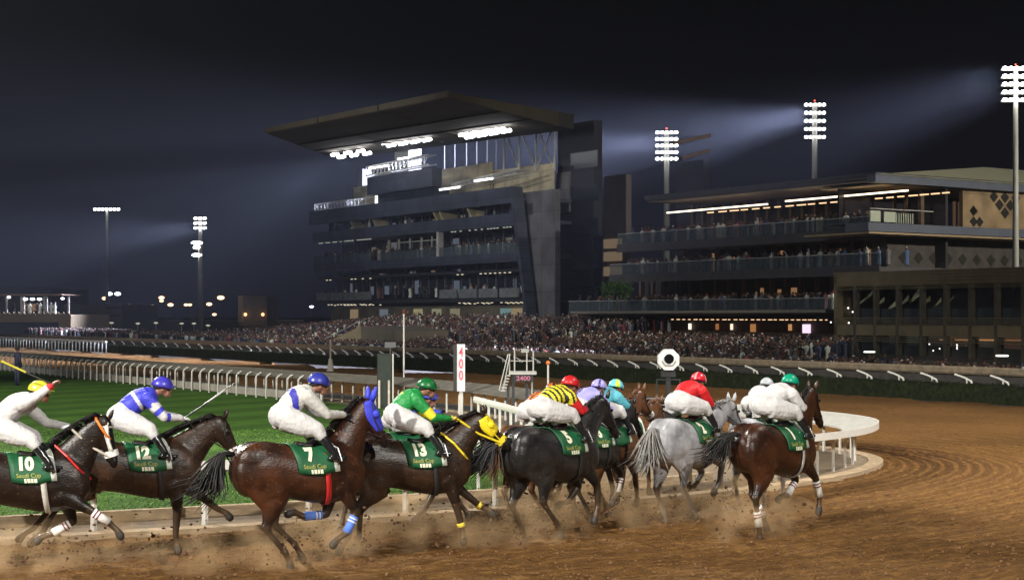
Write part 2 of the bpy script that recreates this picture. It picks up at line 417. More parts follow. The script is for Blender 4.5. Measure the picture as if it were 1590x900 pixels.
# ================================================================== RAILS
PVC = mat('white_pvc', (.66, .64, .59), .35, .05, 14)
PVCD = mat('white_pvc_dusty', (.60, .54, .44), .5, .22, 9)
ALU = mat('rail_cover', (.50, .49, .45), .4, .12, 5)
def resample(P, step):
    out = [P[0]]; acc = 0
    for a, b in zip(P, P[1:]):
        L = (b - a).length; d = step - acc
        while d <= L: out.append(a.lerp(b, d / L)); d += step
        acc = L - (d - step)
    return out
def tangent(P, i):
    a = P[max(i - 1, 0)]; b = P[min(i + 1, len(P) - 1)]; return (b - a).normalized()
# --- dirt course running rail: goose-neck posts under a wide tilted cover
rr = root('running_rail', (RAILP[40].x, RAILP[40].y, 0), 'white running rail with a wide tilted cover curving round the dirt turn', 'rail')
def rail_h(p):   # height of the cover's outer edge
    a = max(0., min(1., (p.x + 3) / 10)); 
    return 1.06 - .14 * a
cov = MB(); lip = MB(); n = len(RAILP)
prof_out, prof_in = .50, -.28
ring = []
for i in range(n):
    p = RAILP[i]; t = tangent(RAILP, i); nn = Vector((t.y, -t.x)); h = rail_h(p)
    a = p + nn * prof_out; b = p + nn * prof_in
    ring.append([(a.x, a.y, h), (b.x, b.y, h - .20), (b.x, b.y, h - .235), (a.x, a.y, h - .035)])
    q = p + nn * (prof_out + .03); q2 = p + nn * prof_out
    lip.v += [(q.x, q.y, h + .02), (q.x, q.y, h - .125), (q2.x, q2.y, h - .125), (q2.x, q2.y, h + .02)]
for i in range(n - 1):
    b0 = i * 4; b1 = b0 + 4
    for k in range(4): lip.f.append((b0 + k, b1 + k, b1 + (k + 1) % 4, b0 + (k + 1) % 4))
cov.v = [v for q in ring for v in q]; cov.f = list(lip.f)
base = rr.location
SHD = mat('weathered_rail', (.15, .14, .115), .6, .25, 5)  # darker rail colour: shade of the unlit far stretch put into it
KW = min(range(n), key=lambda i: (RAILP[i] - Vector((1.5, 45.3))).length)
co_ = cov.build('rail_cover', [ALU, SHD], rr, off=base); lo_ = lip.build('rail_lip', [PVC, SHD], rr, off=base)
for oo in (co_, lo_):
    for i, p in enumerate(oo.data.polygons): p.material_index = 1 if i // 4 > KW else 0
posts = resample(RAILP, .85)
kept = [(i, p) for i, p in enumerate(posts) if abs(p.x / p.y) < .36]
first = True; goose = None
NPOST = 0
for i, p in kept:
    if NPOST >= 100: break
    k = min(range(len(RAILP)), key=lambda q: (RAILP[q] - p).length); t = tangent(RAILP, k); h = rail_h(p)
    if p.x < 2.0 and p.y < 31 and i % 2: continue
    if goose is None:
        g = MB(); g.tube([(0, 0, .02), (0, 0, .62), (.03, 0, .74), (.10, 0, .83), (.22, 0, .90), (.36, 0, .94)], [(.028, .055)] * 6, 6, True, (0, 1, 0))
        goose = g.mesh('post'); goose.materials.append(PVC)
    o = bpy.data.objects.new('post', goose); C.objects.link(o); o.parent = rr
    o.location = (p.x - base.x, p.y - base.y, 0); o.rotation_euler = (0, 0, math.atan2(-t.x, t.y)); o.scale = (1, 1, h / 1.03)
    NPOST += 1
# --- turf course rail: thin white tube rail on slim posts, inside the kerb
near_t = [(-2.6, 26.9), (-1.4, 27.5)]
TR = smoothpath(near_t + [(-.3, 28.7), (.35, 30.4), (.6, 32.8), (.2, 36), (-1.0, 41.)], .5, 2)
tr = root('turf_rail', (TR[-1].x, TR[-1].y, 0), 'slim white rail on thin posts closing the corner of the turf', 'rail')
pts = [(p.x, p.y, 1.08) for p in TR]
MB().tube(pts, [(.035, .09)] * len(pts), 8, True, (0, 0, 1)).build('top_rail', PVC, tr, off=tr.location)
pm = None
for p in resample(TR, 1.25):
    if pm is None: pm = MB().tube([(0, 0, .05), (0, 0, 1.04)], .032, 8).mesh('post'); pm.materials.append(PVC)
    o = bpy.data.objects.new('post', pm); C.objects.link(o); o.parent = tr; o.location = (p.x - tr.location.x, p.y - tr.location.y, 0)
# --- far side: posts stand closer together along the back of the turf
fr = root('far_rail', tuple(F(-10, -21.9)), 'white posts of the far turf rail in front of the home straight', 'rail')
pm = MB().tube([(0, 0, .05), (0, 0, .9), (.10, 0, 1.0), (.22, 0, 1.05)], [(.03, .055)] * 4, 6, True, (0, 1, 0)).mesh('post'); pm.materials.append(PVC)
cnt = 0; r = 4.0
while cnt < 98:
    o = bpy.data.objects.new('post', pm); C.objects.link(o); o.parent = fr; q = F(r, -22.1)
    o.location = (q.x - fr.location.x, q.y - fr.location.y, 0); o.rotation_euler = (0, 0, ANG + R(90)); cnt += 1; r -= .95
q0, q1 = F(4.5, -21.75, 1.0), F(r, -21.75, 1.0)
MB().tube([q0, q1], [(.05, .16)] * 2, 6, True, (N.x, N.y, .2)).build('top_rail', SHD, fr, off=fr.location)
mbx = MB(); strip(mbx, -110, 2, -21.55, -21.5, 0); 
cw = MB(); 
a0, a1, b0_, b1_ = F(2, -21.2), F(-110, -21.2), F(2, -21.0), F(-110, -21.0)
cw.hexa([(a0.x, a0.y, 0), (b0_.x, b0_.y, 0), (b1_.x, b1_.y, 0), (a1.x, a1.y, 0)], [(a0.x, a0.y, .34), (b0_.x, b0_.y, .34), (b1_.x, b1_.y, .34), (a1.x, a1.y, .34)])
tag(cw.build('concrete_strip', mat('pale_concrete', (.34, .32, .27), .8, .2, 3)), 'low pale concrete kerb wall behind the far posts', 'kerb wall')

# ================================================================== HEDGE AND OUTER RAIL along the home straight
def leafmat(name, c1, c2):
    m, t, b = nt(name); co = t.nodes.new('ShaderNodeTexCoord'); n = t.nodes.new('ShaderNodeTexNoise'); n.inputs['Scale'].default_value = 6; n.inputs['Detail'].default_value = 8
    r = t.nodes.new('ShaderNodeValToRGB'); t.links.new(co.outputs['Object'], n.inputs[0]); t.links.new(n.outputs[0], r.inputs[0])
    r.color_ramp.elements[0].color = col4(c1); r.color_ramp.elements[1].color = col4(c2); r.color_ramp.elements[0].position = .35; r.color_ramp.elements[1].position = .65
    t.links.new(r.outputs[0], b.inputs['Base Color']); b.inputs['Roughness'].default_value = .8; b.inputs['Specular IOR Level'].default_value = .15; return m
hm = leafmat('hedge_leaf', (.006, .008, .004), (.018, .026, .007))
hg = MB(); rn = random.Random(3); r = 30.
HED = root('hedge', tuple(F(0, .4)), 'low clipped dark hedge at the outer edge of the home straight', 'hedge')
prev = None
while r > -235:
    hz = .66 + rn.uniform(-.03, .03); ft = .02 + rn.uniform(-.03, .03)
    ringv = [F(r, ft, -.05), F(r, ft - .02, hz * .85), F(r, ft + .10, hz), F(r, .8, hz + rn.uniform(-.03, .03)), F(r, .9, -.05)]
    hg.v += [tuple(q) for q in ringv]
    if prev is not None:
        b1 = len(hg.v) - 5; b0 = b1 - 5
        for k in range(4): hg.f.append((b0 + k, b0 + k + 1, b1 + k + 1, b1 + k))
    prev = 1; r -= .35
nleaf = 0
while nleaf < 9000:
    r = 22 - 128 * rn.random() ** 1.5
    if rn.random() < .6: p = F(r, rn.uniform(0, .85), .66 + rn.uniform(-.02, .06))
    else: p = F(r, rn.uniform(-.05, .03), rn.uniform(.05, .68))
    s = rn.uniform(.02, .055); a = Vector((rn.uniform(-1, 1), rn.uniform(-1, 1), rn.uniform(-1, 1))).normalized() * s; b = a.cross(Vector((rn.uniform(-1, 1), rn.uniform(-1, 1), rn.uniform(-1, 1))).normalized())
    hg.add([p - a, p + b, p + a], [(0, 1, 2)]); nleaf += 1
hg.build('foliage', hm, HED, off=HED.location)
orr = root('outer_rail', tuple(F(0, 1.2)), 'long outer rail on slanted white brackets behind the hedge', 'rail')
bmw = mat('bracket_white', (.78, .76, .70), .45, .1, 10)
br = MB(); br.tube([(.05, 0, .30), (.05, -.04, .86)], [(.03, .04)] * 2, 6, True, (1, 0, 0))
br.tube([(-.52, -.05, .98), (-.1, -.05, .88), (.28, -.05, .74), (.36, -.05, .56)], [(.04, .05)] * 4, 6, True, (0, 1, 0))
brm = br.mesh('bracket'); brm.materials.append(bmw)
q = 21.; c = 0
while c < 98:
    o = bpy.data.objects.new('bracket', brm); C.objects.link(o); o.parent = orr; p = F(q, 1.15)
    o.location = (p.x - orr.location.x, p.y - orr.location.y, 0); o.rotation_euler = (0, 0, ANG); c += 1; q -= 1.75 if q > -60 else 2.6
a, b = F(32, 1.75, 1.12), F(-235, 1.75, 1.12)
MB().tube([a, b], [(.16, .06)] * 2, 6, True, (N.x, N.y, .1)).build('top_rail', mat('rail_brown', (.19, .15, .10), .6, .3, 4), orr, off=orr.location)
mb = MB(); a, b = F(32, 1.9, .2), F(-235, 1.9, .2)
mb.hexa([tuple(a), tuple(b), tuple(b + N * .06), tuple(a + N * .06)], [tuple(x + Vector((0, 0, .75))) for x in (a, b, b + N * .06, a + N * .06)])
mb.build('backing_panel', mat('rail_backing', (.035, .032, .028), .8, .3, 3), orr, off=orr.location)
# far left: white picket rail where the hedge ends
wr = root('picket_rail', tuple(F(-150, .2)), 'white low barrier at the distant bend by the low tan pavilion', 'barrier')
mb = MB(); r0, r1 = RT(-20, -.6), RT(165, -.6)
mb.tube([F(r0, -.6, .95), F(r1, -.6, .95)], [(.1, .12)] * 2, 6); mb.build('top_rail', bmw, wr, off=wr.location)
mb = MB(); k = r0
for i in range(38):
    o = bpy.data.objects.new('picket', None) if False else None
    k = r0 + (r1 - r0) * i / 37
    MB().tube([F(k, -.6, 0), F(k, -.6, .9)], .06, 5).build('picket', bmw, wr, off=wr.location)
# ================================================================== HORSES AND JOCKEYS
def coat(name, body, points, light=None, dapple=0, gloss=.36):
    m, t, b = nt(name); L = t.links; co = t.nodes.new('ShaderNodeTexCoord')
    def noi(s, d=5, st=None):
        n = t.nodes.new('ShaderNodeTexNoise'); n.inputs['Scale'].default_value = s; n.inputs['Detail'].default_value = d
        if st:
            mp = t.nodes.new('ShaderNodeMapping'); mp.inputs['Scale'].default_value = st; L.new(co.outputs['Object'], mp.inputs[0]); L.new(mp.outputs[0], n.inputs[0])
        else: L.new(co.outputs['Object'], n.inputs[0])
        return n.outputs[0]
    r = t.nodes.new('ShaderNodeValToRGB'); L.new(noi(3.2), r.inputs[0]); light = light or [min(1, x * 1.7) for x in body]
    r.color_ramp.elements[0].position = .36; r.color_ramp.elements[0].color = col4([x * .7 for x in body])
    r.color_ramp.elements[1].position = .68; r.color_ramp.elements[1].color = col4(light)
    cur = r.outputs[0]
    def mix(a, c, f, bt='MIX'):
        n = t.nodes.new('ShaderNodeMix'); n.data_type = 'RGBA'; n.blend_type = bt
        for i, q in ((0, f), (6, a), (7, c)):
            if isinstance(q, (int, float)): n.inputs[i].default_value = q
            elif isinstance(q, tuple): n.inputs[i].default_value = col4(q)
            else: L.new(q, n.inputs[i])
        return n.outputs[2]
    if dapple:
        v = t.nodes.new('ShaderNodeTexVoronoi'); v.inputs['Scale'].default_value = 13; L.new(co.outputs['Object'], v.inputs[0])
        rr_ = t.nodes.new('ShaderNodeValToRGB'); L.new(v.outputs['Distance'], rr_.inputs[0]); rr_.color_ramp.elements[0].color = (1.1, 1.1, 1.1, 1); rr_.color_ramp.elements[1].color = (.62, .62, .66, 1)
        cur = mix(cur, mix(cur, rr_.outputs[0], 1.0, 'MULTIPLY'), dapple)
    # dried splashes of track dirt
    sp = t.nodes.new('ShaderNodeValToRGB'); L.new(noi(34, 3), sp.inputs[0]); sp.color_ramp.elements[0].position = .66; sp.color_ramp.elements[0].color = (0, 0, 0, 1); sp.color_ramp.elements[1].position = .72
    cur = mix(cur, (.20, .115, .05), mix(0.0, .55, sp.outputs[0]) if False else sp.outputs[0])
    A = t.nodes.new('ShaderNodeAttribute'); A.attribute_name = 'points'; cur = mix(cur, points, A.outputs['Fac'])
    D = t.nodes.new('ShaderNodeAttribute'); D.attribute_name = 'dusty'; cur = mix(cur, (.17, .10, .05), D.outputs['Fac'])
    L.new(cur, b.inputs['Base Color']); b.inputs['Roughness'].default_value = gloss; b.inputs['Specular IOR Level'].default_value = .45
    n2 = noi(26, 4, (1, 1, 2.2)); n3 = noi(5, 2)
    ad = t.nodes.new('ShaderNodeMath'); ad.operation = 'MULTIPLY_ADD'; L.new(n3, ad.inputs[0]); ad.inputs[1].default_value = 2.2; L.new(n2, ad.inputs[2])
    bp = t.nodes.new('ShaderNodeBump'); bp.inputs['Strength'].default_value = .28; bp.inputs['Distance'].default_value = .018; L.new(ad.outputs[0], bp.inputs['Height']); L.new(bp.outputs[0], b.inputs['Normal'])
    return m
COATS = {
 'dark_bay': (coat('coat_dark_bay', (.009, .005, .0035), (.004, .0035, .0035), (.021, .010, .006)), (.006, .005, .005)),
 'bay': (coat('coat_bay', (.024, .0085, .004), (.005, .004, .0035), (.070, .023, .009)), (.007, .006, .005)),
 'brown': (coat('coat_brown', (.016, .008, .0045), (.006, .004, .0035), (.042, .020, .010)), (.008, .006, .005)),
 'darkgrey': (coat('coat_dark_grey', (.012, .0115, .012), (.006, .006, .006), (.032, .031, .031), .35), (.012, .012, .013)),
 'chestnut': (coat('coat_chestnut', (.11, .042, .016), (.08, .035, .015), (.19, .075, .028)), (.15, .06, .024)),
 'grey': (coat('coat_grey', (.33, .33, .35), (.13, .125, .125), (.52, .52, .54), .5, .5), (.27, .26, .245)),
}
TR_X = [-.90, -.85, -.76, -.62, -.46, -.28, -.05, .18, .36, .50, .62, .74, .84]
TR_T = [1.36, 1.45, 1.53, 1.585, 1.595, 1.56, 1.505, 1.50, 1.575, 1.59, 1.53, 1.42, 1.30]
TR_B = [1.12, 1.00, .91, .88, .895, .875, .825, .775, .765, .775, .80, .87, 1.00]
TR_W = [.09, .18, .25, .29, .30, .295, .305, .305, .275, .245, .225, .20, .13]
def trunk(x, off=0.):
    zt = np.interp(x, TR_X, TR_T); zb = np.interp(x, TR_X, TR_B); wv = np.interp(x, TR_X, TR_W)
    return (zt + zb) / 2, (zt - zb) / 2 + off, wv + off
def trunk_pt(x, th, off=0.):   # th from the spine (0) down the near (negative y) side
    zc, hh, wv = trunk(x, off); c, s = math.cos(th), math.sin(th)
    e = .88
    return Vector((x, -wv * math.copysign(abs(s) ** e, s), zc + hh * math.copysign(abs(c) ** e, c)))
def legpts(start, lens, angs, out=0.):
    P = [Vector(start)]; 
    for l, a in zip(lens, angs):
        a = R(a); P.append(P[-1] + Vector((math.sin(a) * l, 0, -math.cos(a) * l)))
    return P
def make_horse(name, label, gx, gy, ang, coatname, legs, neck=(30, .80), head=-48, hyaw=0, tail=(-1, 0, -.6), lift=0.0, number=None, hood=None, noseband='#', bandages=(),
               breast=None, rein=(.02, .015, .012), girth=(.02, .02, .02), socks=(), scale=1.0, cloth=True, sheep=False, hoodstyle='blinker', twist=0):
    """horse at ground pixel (gx, gy), heading ang degrees away from the picture plane"""
    g = G(gx, gy); 
    H = root(name, (g.x, g.y, lift), label, 'horse', 'racehorses galloping round the turn', R(ang)); H.scale = (scale,) * 3
    cm, manec = COATS[coatname]
    mb = MB()
    # trunk from cross sections
    n = 22; vs = []
    xs = np.linspace(-.90, .84, 30)
    for x in xs:
        for j in range(n):
            vs.append(trunk_pt(x, 2 * math.pi * j / n))
    fs = [(i * n + j, i * n + (j + 1) % n, (i + 1) * n + (j + 1) % n, (i + 1) * n + j) for i in range(len(xs) - 1) for j in range(n)]
    fs += [tuple(reversed(range(n))), tuple((len(xs) - 1) * n + j for j in range(n))]
    mb.add(vs, fs)
    # muscle masses
    for sy in (-1, 1):
        mb.ball((-.58, sy * .13, 1.37), (.30, .15, .22), 14, 10); mb.ball((-.72, sy * .12, 1.22), (.185, .135, .26), 14, 10)
        mb.ball((.50, sy * .12, 1.22), (.20, .11, .27), 14, 10, Matrix.Rotation(R(25), 3, 'Y')); mb.ball((.68, sy * .10, 1.08), (.15, .11, .20)); mb.ball((.42, sy * .17, .98), (.15, .085, .15))
    # neck and head
    na = R(neck[0]); nl = neck[1]; b0 = Vector((.52, 0, 1.30)); poll = b0 + Vector((math.cos(na) * nl, math.sin(hyaw and R(hyaw) * .4) * nl, math.sin(na) * nl + .08))
    mid = b0.lerp(poll, .5) + Vector((0, 0, .02))
    P = [b0, b0.lerp(poll, .25) + Vector((0, 0, .0)), mid, b0.lerp(poll, .78) + Vector((0, 0, .02)), poll]
    mb.chain(P, [(.34, .17), (.275, .135), (.215, .11), (.175, .095), (.135, .085)], 18)
    ha = R(head); hyw = R(hyaw); hd = Vector((math.cos(ha) * math.cos(hyw), math.cos(ha) * math.sin(hyw), math.sin(ha))); hlat = Vector((-math.sin(hyw), math.cos(hyw), 0)); hup = hd.cross(hlat) * -1
    if hup.dot(Vector((math.cos(hyw), math.sin(hyw), 1))) < 0: hup = -hup
    h0 = poll - hd * .03
    HP = [h0, h0 + hd * .14 - hup * .045, h0 + hd * .28 - hup * .035, h0 + hd * .42 - hup * .02, h0 + hd * .55 - hup * .02, h0 + hd * .62 - hup * .03]
    HR = [(.105, .078), (.142, .088), (.115, .075), (.078, .055), (.066, .052), (.05, .045)]
    mb.chain(HP, HR, 16, hlat)
    mb.ball(h0 + hd * .13 - hup * .09, (.085, .075, .085)); mb.ball(h0 + hd * .53 - hup * .07, (.05, .04, .04))
    for sy in (-1, 1): mb.ball(h0 + hd * .19 + hlat * sy * .066 + hup * .03, .030); mb.ball(h0 + hd * .57 + hlat * sy * .032 + hup * .005, .026)
    # legs
    chains = {}
    for k in ('FR', 'FL', 'HR', 'HL'):
        sy = -1 if k[1] == 'R' else 1
        A = legs[k]
        if k[0] == 'F':
            st = (.50 + (A[3] if len(A) > 3 else 0), sy * .15, .99); Pq = legpts(st, (.40, .31, .14, .09), (A[0], A[1], A[2], A[2] * .6 + 0))
            Pq[0].x = .50
            mb.chain([Vector((.48, sy * .14, 1.18))] + Pq[:3], [(.18, .10), (.130, .088), (.062, .054), (.044, .040)], 12)
            u = (Pq[1] - Pq[0]); mb.chain([Pq[0] + u * .15, Pq[0] + u * .55], [(.108, .078), (.072, .058)], 12)
            mb.chain([Pq[1] + (Pq[0] - Pq[1]) * .08, Pq[1] + (Pq[2] - Pq[1]) * .14], [(.054, .048), (.045, .042)], 10)
        else:
            st = (-.50, sy * .145, 1.30); Pq = legpts(st, (.38, .47, .40, .14, .09), (A[0], A[1], A[2], A[3], A[3] * .7))
            mb.chain(Pq[:2], [(.28, .145), (.21, .13)], 14)
            mb.chain([Vector((-.74, sy * .125, 1.18)), Pq[1].lerp(Pq[2], .45)], [(.17, .115), (.105, .075)], 14)
            mb.chain([Pq[1], Pq[1].lerp(Pq[2], .4), Pq[1].lerp(Pq[2], .8), Pq[2]], [(.19, .115), (.15, .092), (.078, .056), (.068, .050)], 12)
            d_ = (Pq[2] - Pq[1]).normalized(); bk = Vector((-.05, 0, .03)); mb.chain([Pq[2] + bk * .8, Pq[2] + (Pq[3] - Pq[2]) * .3], [.034, .036], 10)
            Pq = Pq[1:]
        # Pq: [top, knee/hock, fetlock, coronet, toe]
        K, Ft, Co, To = Pq[1], Pq[2], Pq[3], Pq[4]
        mb.chain([K, K.lerp(Ft, .35), K.lerp(Ft, .85), Ft], [(.052, .047), (.042, .036), (.042, .036), (.052, .047)], 10)
        mb.chain([Ft, Co], [(.044, .040), (.040, .038)], 10)
        hdq = (To - Co).normalized(); mb.chain([Co, Co.lerp(To, .55), To], [(.046, .046), (.056, .054), (.062, .058)], 12)
        chains[k] = (Pq[0], K, Ft, Co, To)
    me = fuse(mb, .019, 5)
    co = verts(me); pts = np.zeros(len(co)); dusty = np.zeros(len(co))
    def sdist(a, b):
        a = np.array(a); b = np.array(b); d = b - a; u = np.clip(((co - a) @ d) / (d @ d), 0, 1); return np.linalg.norm(co - a - u[:, None] * d, axis=1), u
    grey = coatname in ('grey',)
    for k, (T_, K, Ft, Co, To) in chains.items():
        for (a, b, f0, f1, rad, du) in ((T_, K, -.35, 1., .11, .0), (K, Ft, 1, 1, .075, .18), (Ft, Co, 1, 1, .07, .30), (Co, To, 1, 1, .085, .45)):
            dd, u = sdist(a, b); mm = dd < rad; val = f0 + (f1 - f0) * u
            pts[mm] = np.maximum(pts[mm], np.clip(val[mm], 0, 1)); dusty[mm] = np.maximum(dusty[mm], du)
    dd, u = sdist(HP[3], HP[5]); pts[dd < .10] = np.maximum(pts[dd < .10], np.clip(u[dd < .10] * 1.3, 0, 1))
    attr(me, 'points', pts * (.9 if not grey else .75)); attr(me, 'dusty', dusty)
    hoofm = mat('hoof_horn', (.035, .028, .022), .6, .3, 20); me.materials.append(cm); me.materials.append(hoofm)
    ce = centres(me); mi = np.zeros(len(ce), dtype=np.int32)
    for k, (T_, K, Ft, Co, To) in chains.items():
        a = np.array(Co); d = np.array(To) - a; u = ((ce - a) @ d) / (d @ d); q = np.linalg.norm(ce - (a + np.array(To)) / 2, axis=1); mi[(u > .05) & (q < .11)] = 1
    me.polygons.foreach_set('material_index', mi); me.update()
    link('body', me, None, H)
    # eyes, ears
    eyem = mat('horse_eye', (.006, .004, .003), .08, .1, 5, spec=.8)
    for sy in (-1, 1):
        MB().ball(h0 + hd * .19 + hlat * sy * .088 + hup * .032, .021).build('eye', eyem, H, True)
        if not (hood and hoodstyle == 'ears'):
            eb = h0 + hlat * sy * .052 + hup * .085 + hd * .01; et = eb + hup * .07 - hd * .06 + hlat * sy * .025 + Vector((0, 0, .045))
            MB().tube([eb, eb.lerp(et, .35), eb.lerp(et, .7), et], [(.024, .030), (.028, .034), (.021, .023), (.004, .005)], 8, True, hlat).build('ear', cm, H, True)
    # mane
    mm = MB(); mn = mat('mane_' + coatname, manec, .55, .3, 30)
    for i in range(150):
        u = rnd.random(); c0 = Vector((.36, 0, 1.60)).lerp(poll + Vector((-.02, 0, .10)), u) + Vector((0, 0, .03 * math.sin(u * math.pi))); sy = rnd.choice((-1, -1, 1)); L_ = rnd.uniform(.08, .17)
        a = c0 + Vector((0, rnd.uniform(-.015, .015), -.02)); b = a + Vector((-.5 * L_, -.05 + rnd.uniform(-.03, .02), .35 * L_)); c = b + Vector((-.6 * L_, -.05 + rnd.uniform(-.03, .03), -.25 * L_))
        mm.tube([a, b, c], [.010, .009, .003], 4)
    mm.build('mane', mn, H, True)
    # tail
    tb = Vector((-.89, 0, 1.44)); td = Vector(tail); tl = td.length; tm = MB()
    for i in range(130):
        s_ = Vector((rnd.gauss(0, .033), rnd.gauss(0, .033), rnd.gauss(0, .022))); L_ = rnd.uniform(.65, 1.0)
        e1 = tb + Vector((-.13, 0, .01)) + s_ * .5; e2 = tb + td * .45 * L_ + Vector((-.06, 0, .08)) + s_ * 1.5; e3 = tb + td * .8 * L_ + s_ * 3; e4 = tb + td * L_ + s_ * 4.2 + Vector((-.05, 0, .02))
        tm.tube([tb + s_ * .35, e1, e2, e3, e4], [.010, .012, .011, .008, .002], 4)
    tm.build('tail', mn, H, True)
    # ---- tack
    bl = mat('tack_%02x%02x%02x' % tuple(int(c * 255) for c in rein), rein, .45, .1, 20)
    def hring(u, wd=.022, off=.008, m=bl, nm='bridle_strap'):
        i = min(int(u * 5), 4); f = u * 5 - i; c = HP[i].lerp(HP[i + 1], f); a = HR[i][0] * (1 - f) + HR[i + 1][0] * f + off; b = HR[i][1] * (1 - f) + HR[i + 1][1] * f + off
        ax = (HP[i + 1] - HP[i]).normalized(); uu = ax.cross(hlat); q = MB(); k = 18
        q.v = [tuple(c + ax * sgn * wd + uu * a * math.cos(2 * math.pi * j / k) + hlat * b * math.sin(2 * math.pi * j / k)) for sgn in (-1, 1) for j in range(k)]
        q.f = [(j, (j + 1) % k, k + (j + 1) % k, k + j) for j in range(k)]; return q.build(nm, m, H, True)
    hring(.68, .013); hring(.12, .012)
    for sy in (-1, 1):
        MB().tube([h0 + hd * .05 + hlat * sy * .088 + hup * .06, h0 + hd * .20 + hlat * sy * .095 - hup * .03, h0 + hd * .46 + hlat * sy * .066 - hup * .03], .010, 5).build('cheek_strap', bl, H)
    if noseband and noseband != '#':
        nbm = mat('noseband_' + str(noseband), {'white': (.78, .76, .72), 'yellow': (.75, .60, .02), 'brown': (.10, .05, .02), 'purple': (.14, .06, .4)}[noseband], .7, .1, 30)
        hring(.66, .042, .022, nbm, 'noseband')
        if sheep:
            for sy in (-1, 1): MB().chain([h0 + hd * .10 + hlat * sy * .085 + hup * .02, h0 + hd * .30 + hlat * sy * .083 - hup * .01, h0 + hd * .42 + hlat * sy * .07], [.026, .024, .018], 8).build('sheepskin_cheek', nbm, H, True)
    bit = h0 + hd * .50 - hup * .04
    for sy in (-1, 1):
        hx = Vector((.60, sy * .09, 1.86)); bq = bit + hlat * sy * .06
        MB().tube([bq, bq.lerp(hx, .5) + Vector((0, 0, -.05)), hx], .009 if rein[0] < .1 else .018, 6).build('rein', bl, H)
    if hood:
        hm_ = mat('hood_' + hood, {'blue': (.045, .06, .62), 'yellow': (.80, .62, .01), 'white': (.8, .8, .78), 'brown': (.1, .04, .01), 'orange': (.85, .25, .02)}[hood], .55, .12, 12, .3)
        q = MB(); k = 18; rows = []
        u0, u1 = (-.06, .60) if hoodstyle == 'ears' else (.02, .46)
        for ii in range(9):
            u = u0 + (u1 - u0) * ii / 8; uc = max(0, u); i = min(int(uc * 5), 4); f = uc * 5 - i
            c = HP[i].lerp(HP[i + 1], f) + (HP[1] - HP[0]).normalized() * min(0, u) * .6; a = HR[i][0] * (1 - f) + HR[i + 1][0] * f + .014; b = HR[i][1] * (1 - f) + HR[i + 1][1] * f + .014
            ax = (HP[i + 1] - HP[i]).normalized(); uu = ax.cross(hlat)
            if uu.dot(hup) < 0: uu = -uu
            for j in range(k):
                th = -R(118) + R(236) * j / (k - 1); q.v.append(tuple(c + uu * a * math.cos(th) + hlat * b * math.sin(th)))
        for ii in range(8):
            for j in range(k - 1):
                if hoodstyle != 'ears' and ii in (3, 4) and j in (3, 4, 13, 14): continue
                q.f.append((ii * k + j, ii * k + j + 1, (ii + 1) * k + j + 1, (ii + 1) * k + j))
        ho = q.build('hood', hm_, H, True); sm = ho.modifiers.new('s', 'SOLIDIFY'); sm.thickness = .012; sm.offset = 1
        for sy in (-1, 1):
            if hoodstyle == 'ears':
                eb = h0 + hlat * sy * .055 + hup * .085; et = eb + hup * .08 - hd * .08 + hlat * sy * .07 + Vector((0, 0, .07))
                MB().tube([eb, eb.lerp(et, .35), eb.lerp(et, .7), et], [(.036, .042), (.042, .046), (.032, .034), (.006, .006)], 8, True, hlat).build('ear_cover', hm_, H, True)
            MB().ball(h0 + hd * .175 + hlat * sy * .105 + hup * .03, (.055, .028, .05), 12, 8, Matrix([hd, hlat, hup]).transposed()).build('blinker_cup', hm_, H, True)
    if breast:
        bm_ = mat('breastplate_%s' % breast, {'yellow': (.80, .60, .02), 'red': (.55, .02, .02), 'black': (.015, .015, .015), 'white': (.78, .76, .70), 'orange': (.85, .22, .03)}[breast], .5, .1, 20)
        MB().tube([(.40, -.06, 1.64), (.56, -.19, 1.50), (.70, -.20, 1.34), (.83, -.09, 1.20), (.85, .0, 1.18), (.83, .09, 1.20), (.70, .20, 1.34), (.56, .19, 1.5), (.40, .06, 1.64)], .016, 6).build('breastplate', bm_, H)
    # girth, saddle, saddle cloth
    gm = mat('girth_%02x%02x%02x' % tuple(int(c * 255) for c in girth), girth, .5, .1, 20)
    def band(x, wd, off, m, nm, th0=0, th1=math.pi * 2, lean=0):
        q = MB(); k = 30
        for sgn in (-1, 1):
            for j in range(k + 1):
                th = th0 + (th1 - th0) * j / k; q.v.append(tuple(trunk_pt(x + sgn * wd + lean * (1 - math.cos(th)) / 2, th, off)))
        q.f = [(j, j + 1, k + 2 + j, k + 1 + j) for j in range(k)]; o_ = q.build(nm, m, H, True); s2 = o_.modifiers.new('s', 'SOLIDIFY'); s2.thickness = .008; s2.offset = 0; return o_
    band(.22, .035, .016, gm, 'girth', lean=.10)
    if cloth:
        cg = mat('cloth_green', (.004, .085, .028), .6, .15, 10, .2); cw_ = mat('cloth_white', (.70, .74, .66), .6, .1, 10)
        q = MB(); kx, kt = 8, 22; 
        for i in range(kx + 1):
            for j in range(kt + 1):
                th = -R(88) + R(176) * j / kt; fr = abs(j / kt * 2 - 1); x = -.22 + (.56) * i / kx + .10 * fr
                q.v.append(tuple(trunk_pt(x, th, .020 + .006 * math.sin(i * 2.1 + j))))
        q.f = [(i * (kt + 1) + j, i * (kt + 1) + j + 1, (i + 1) * (kt + 1) + j + 1, (i + 1) * (kt + 1) + j) for i in range(kx) for j in range(kt)]
        o_ = q.build('saddle_cloth', [cg, cw_], H, True); s2 = o_.modifiers.new('s', 'SOLIDIFY'); s2.thickness = .008; s2.offset = 0
        for i, p in enumerate(o_.data.polygons):
            if i // kt >= kx - 1: p.material_index = 1
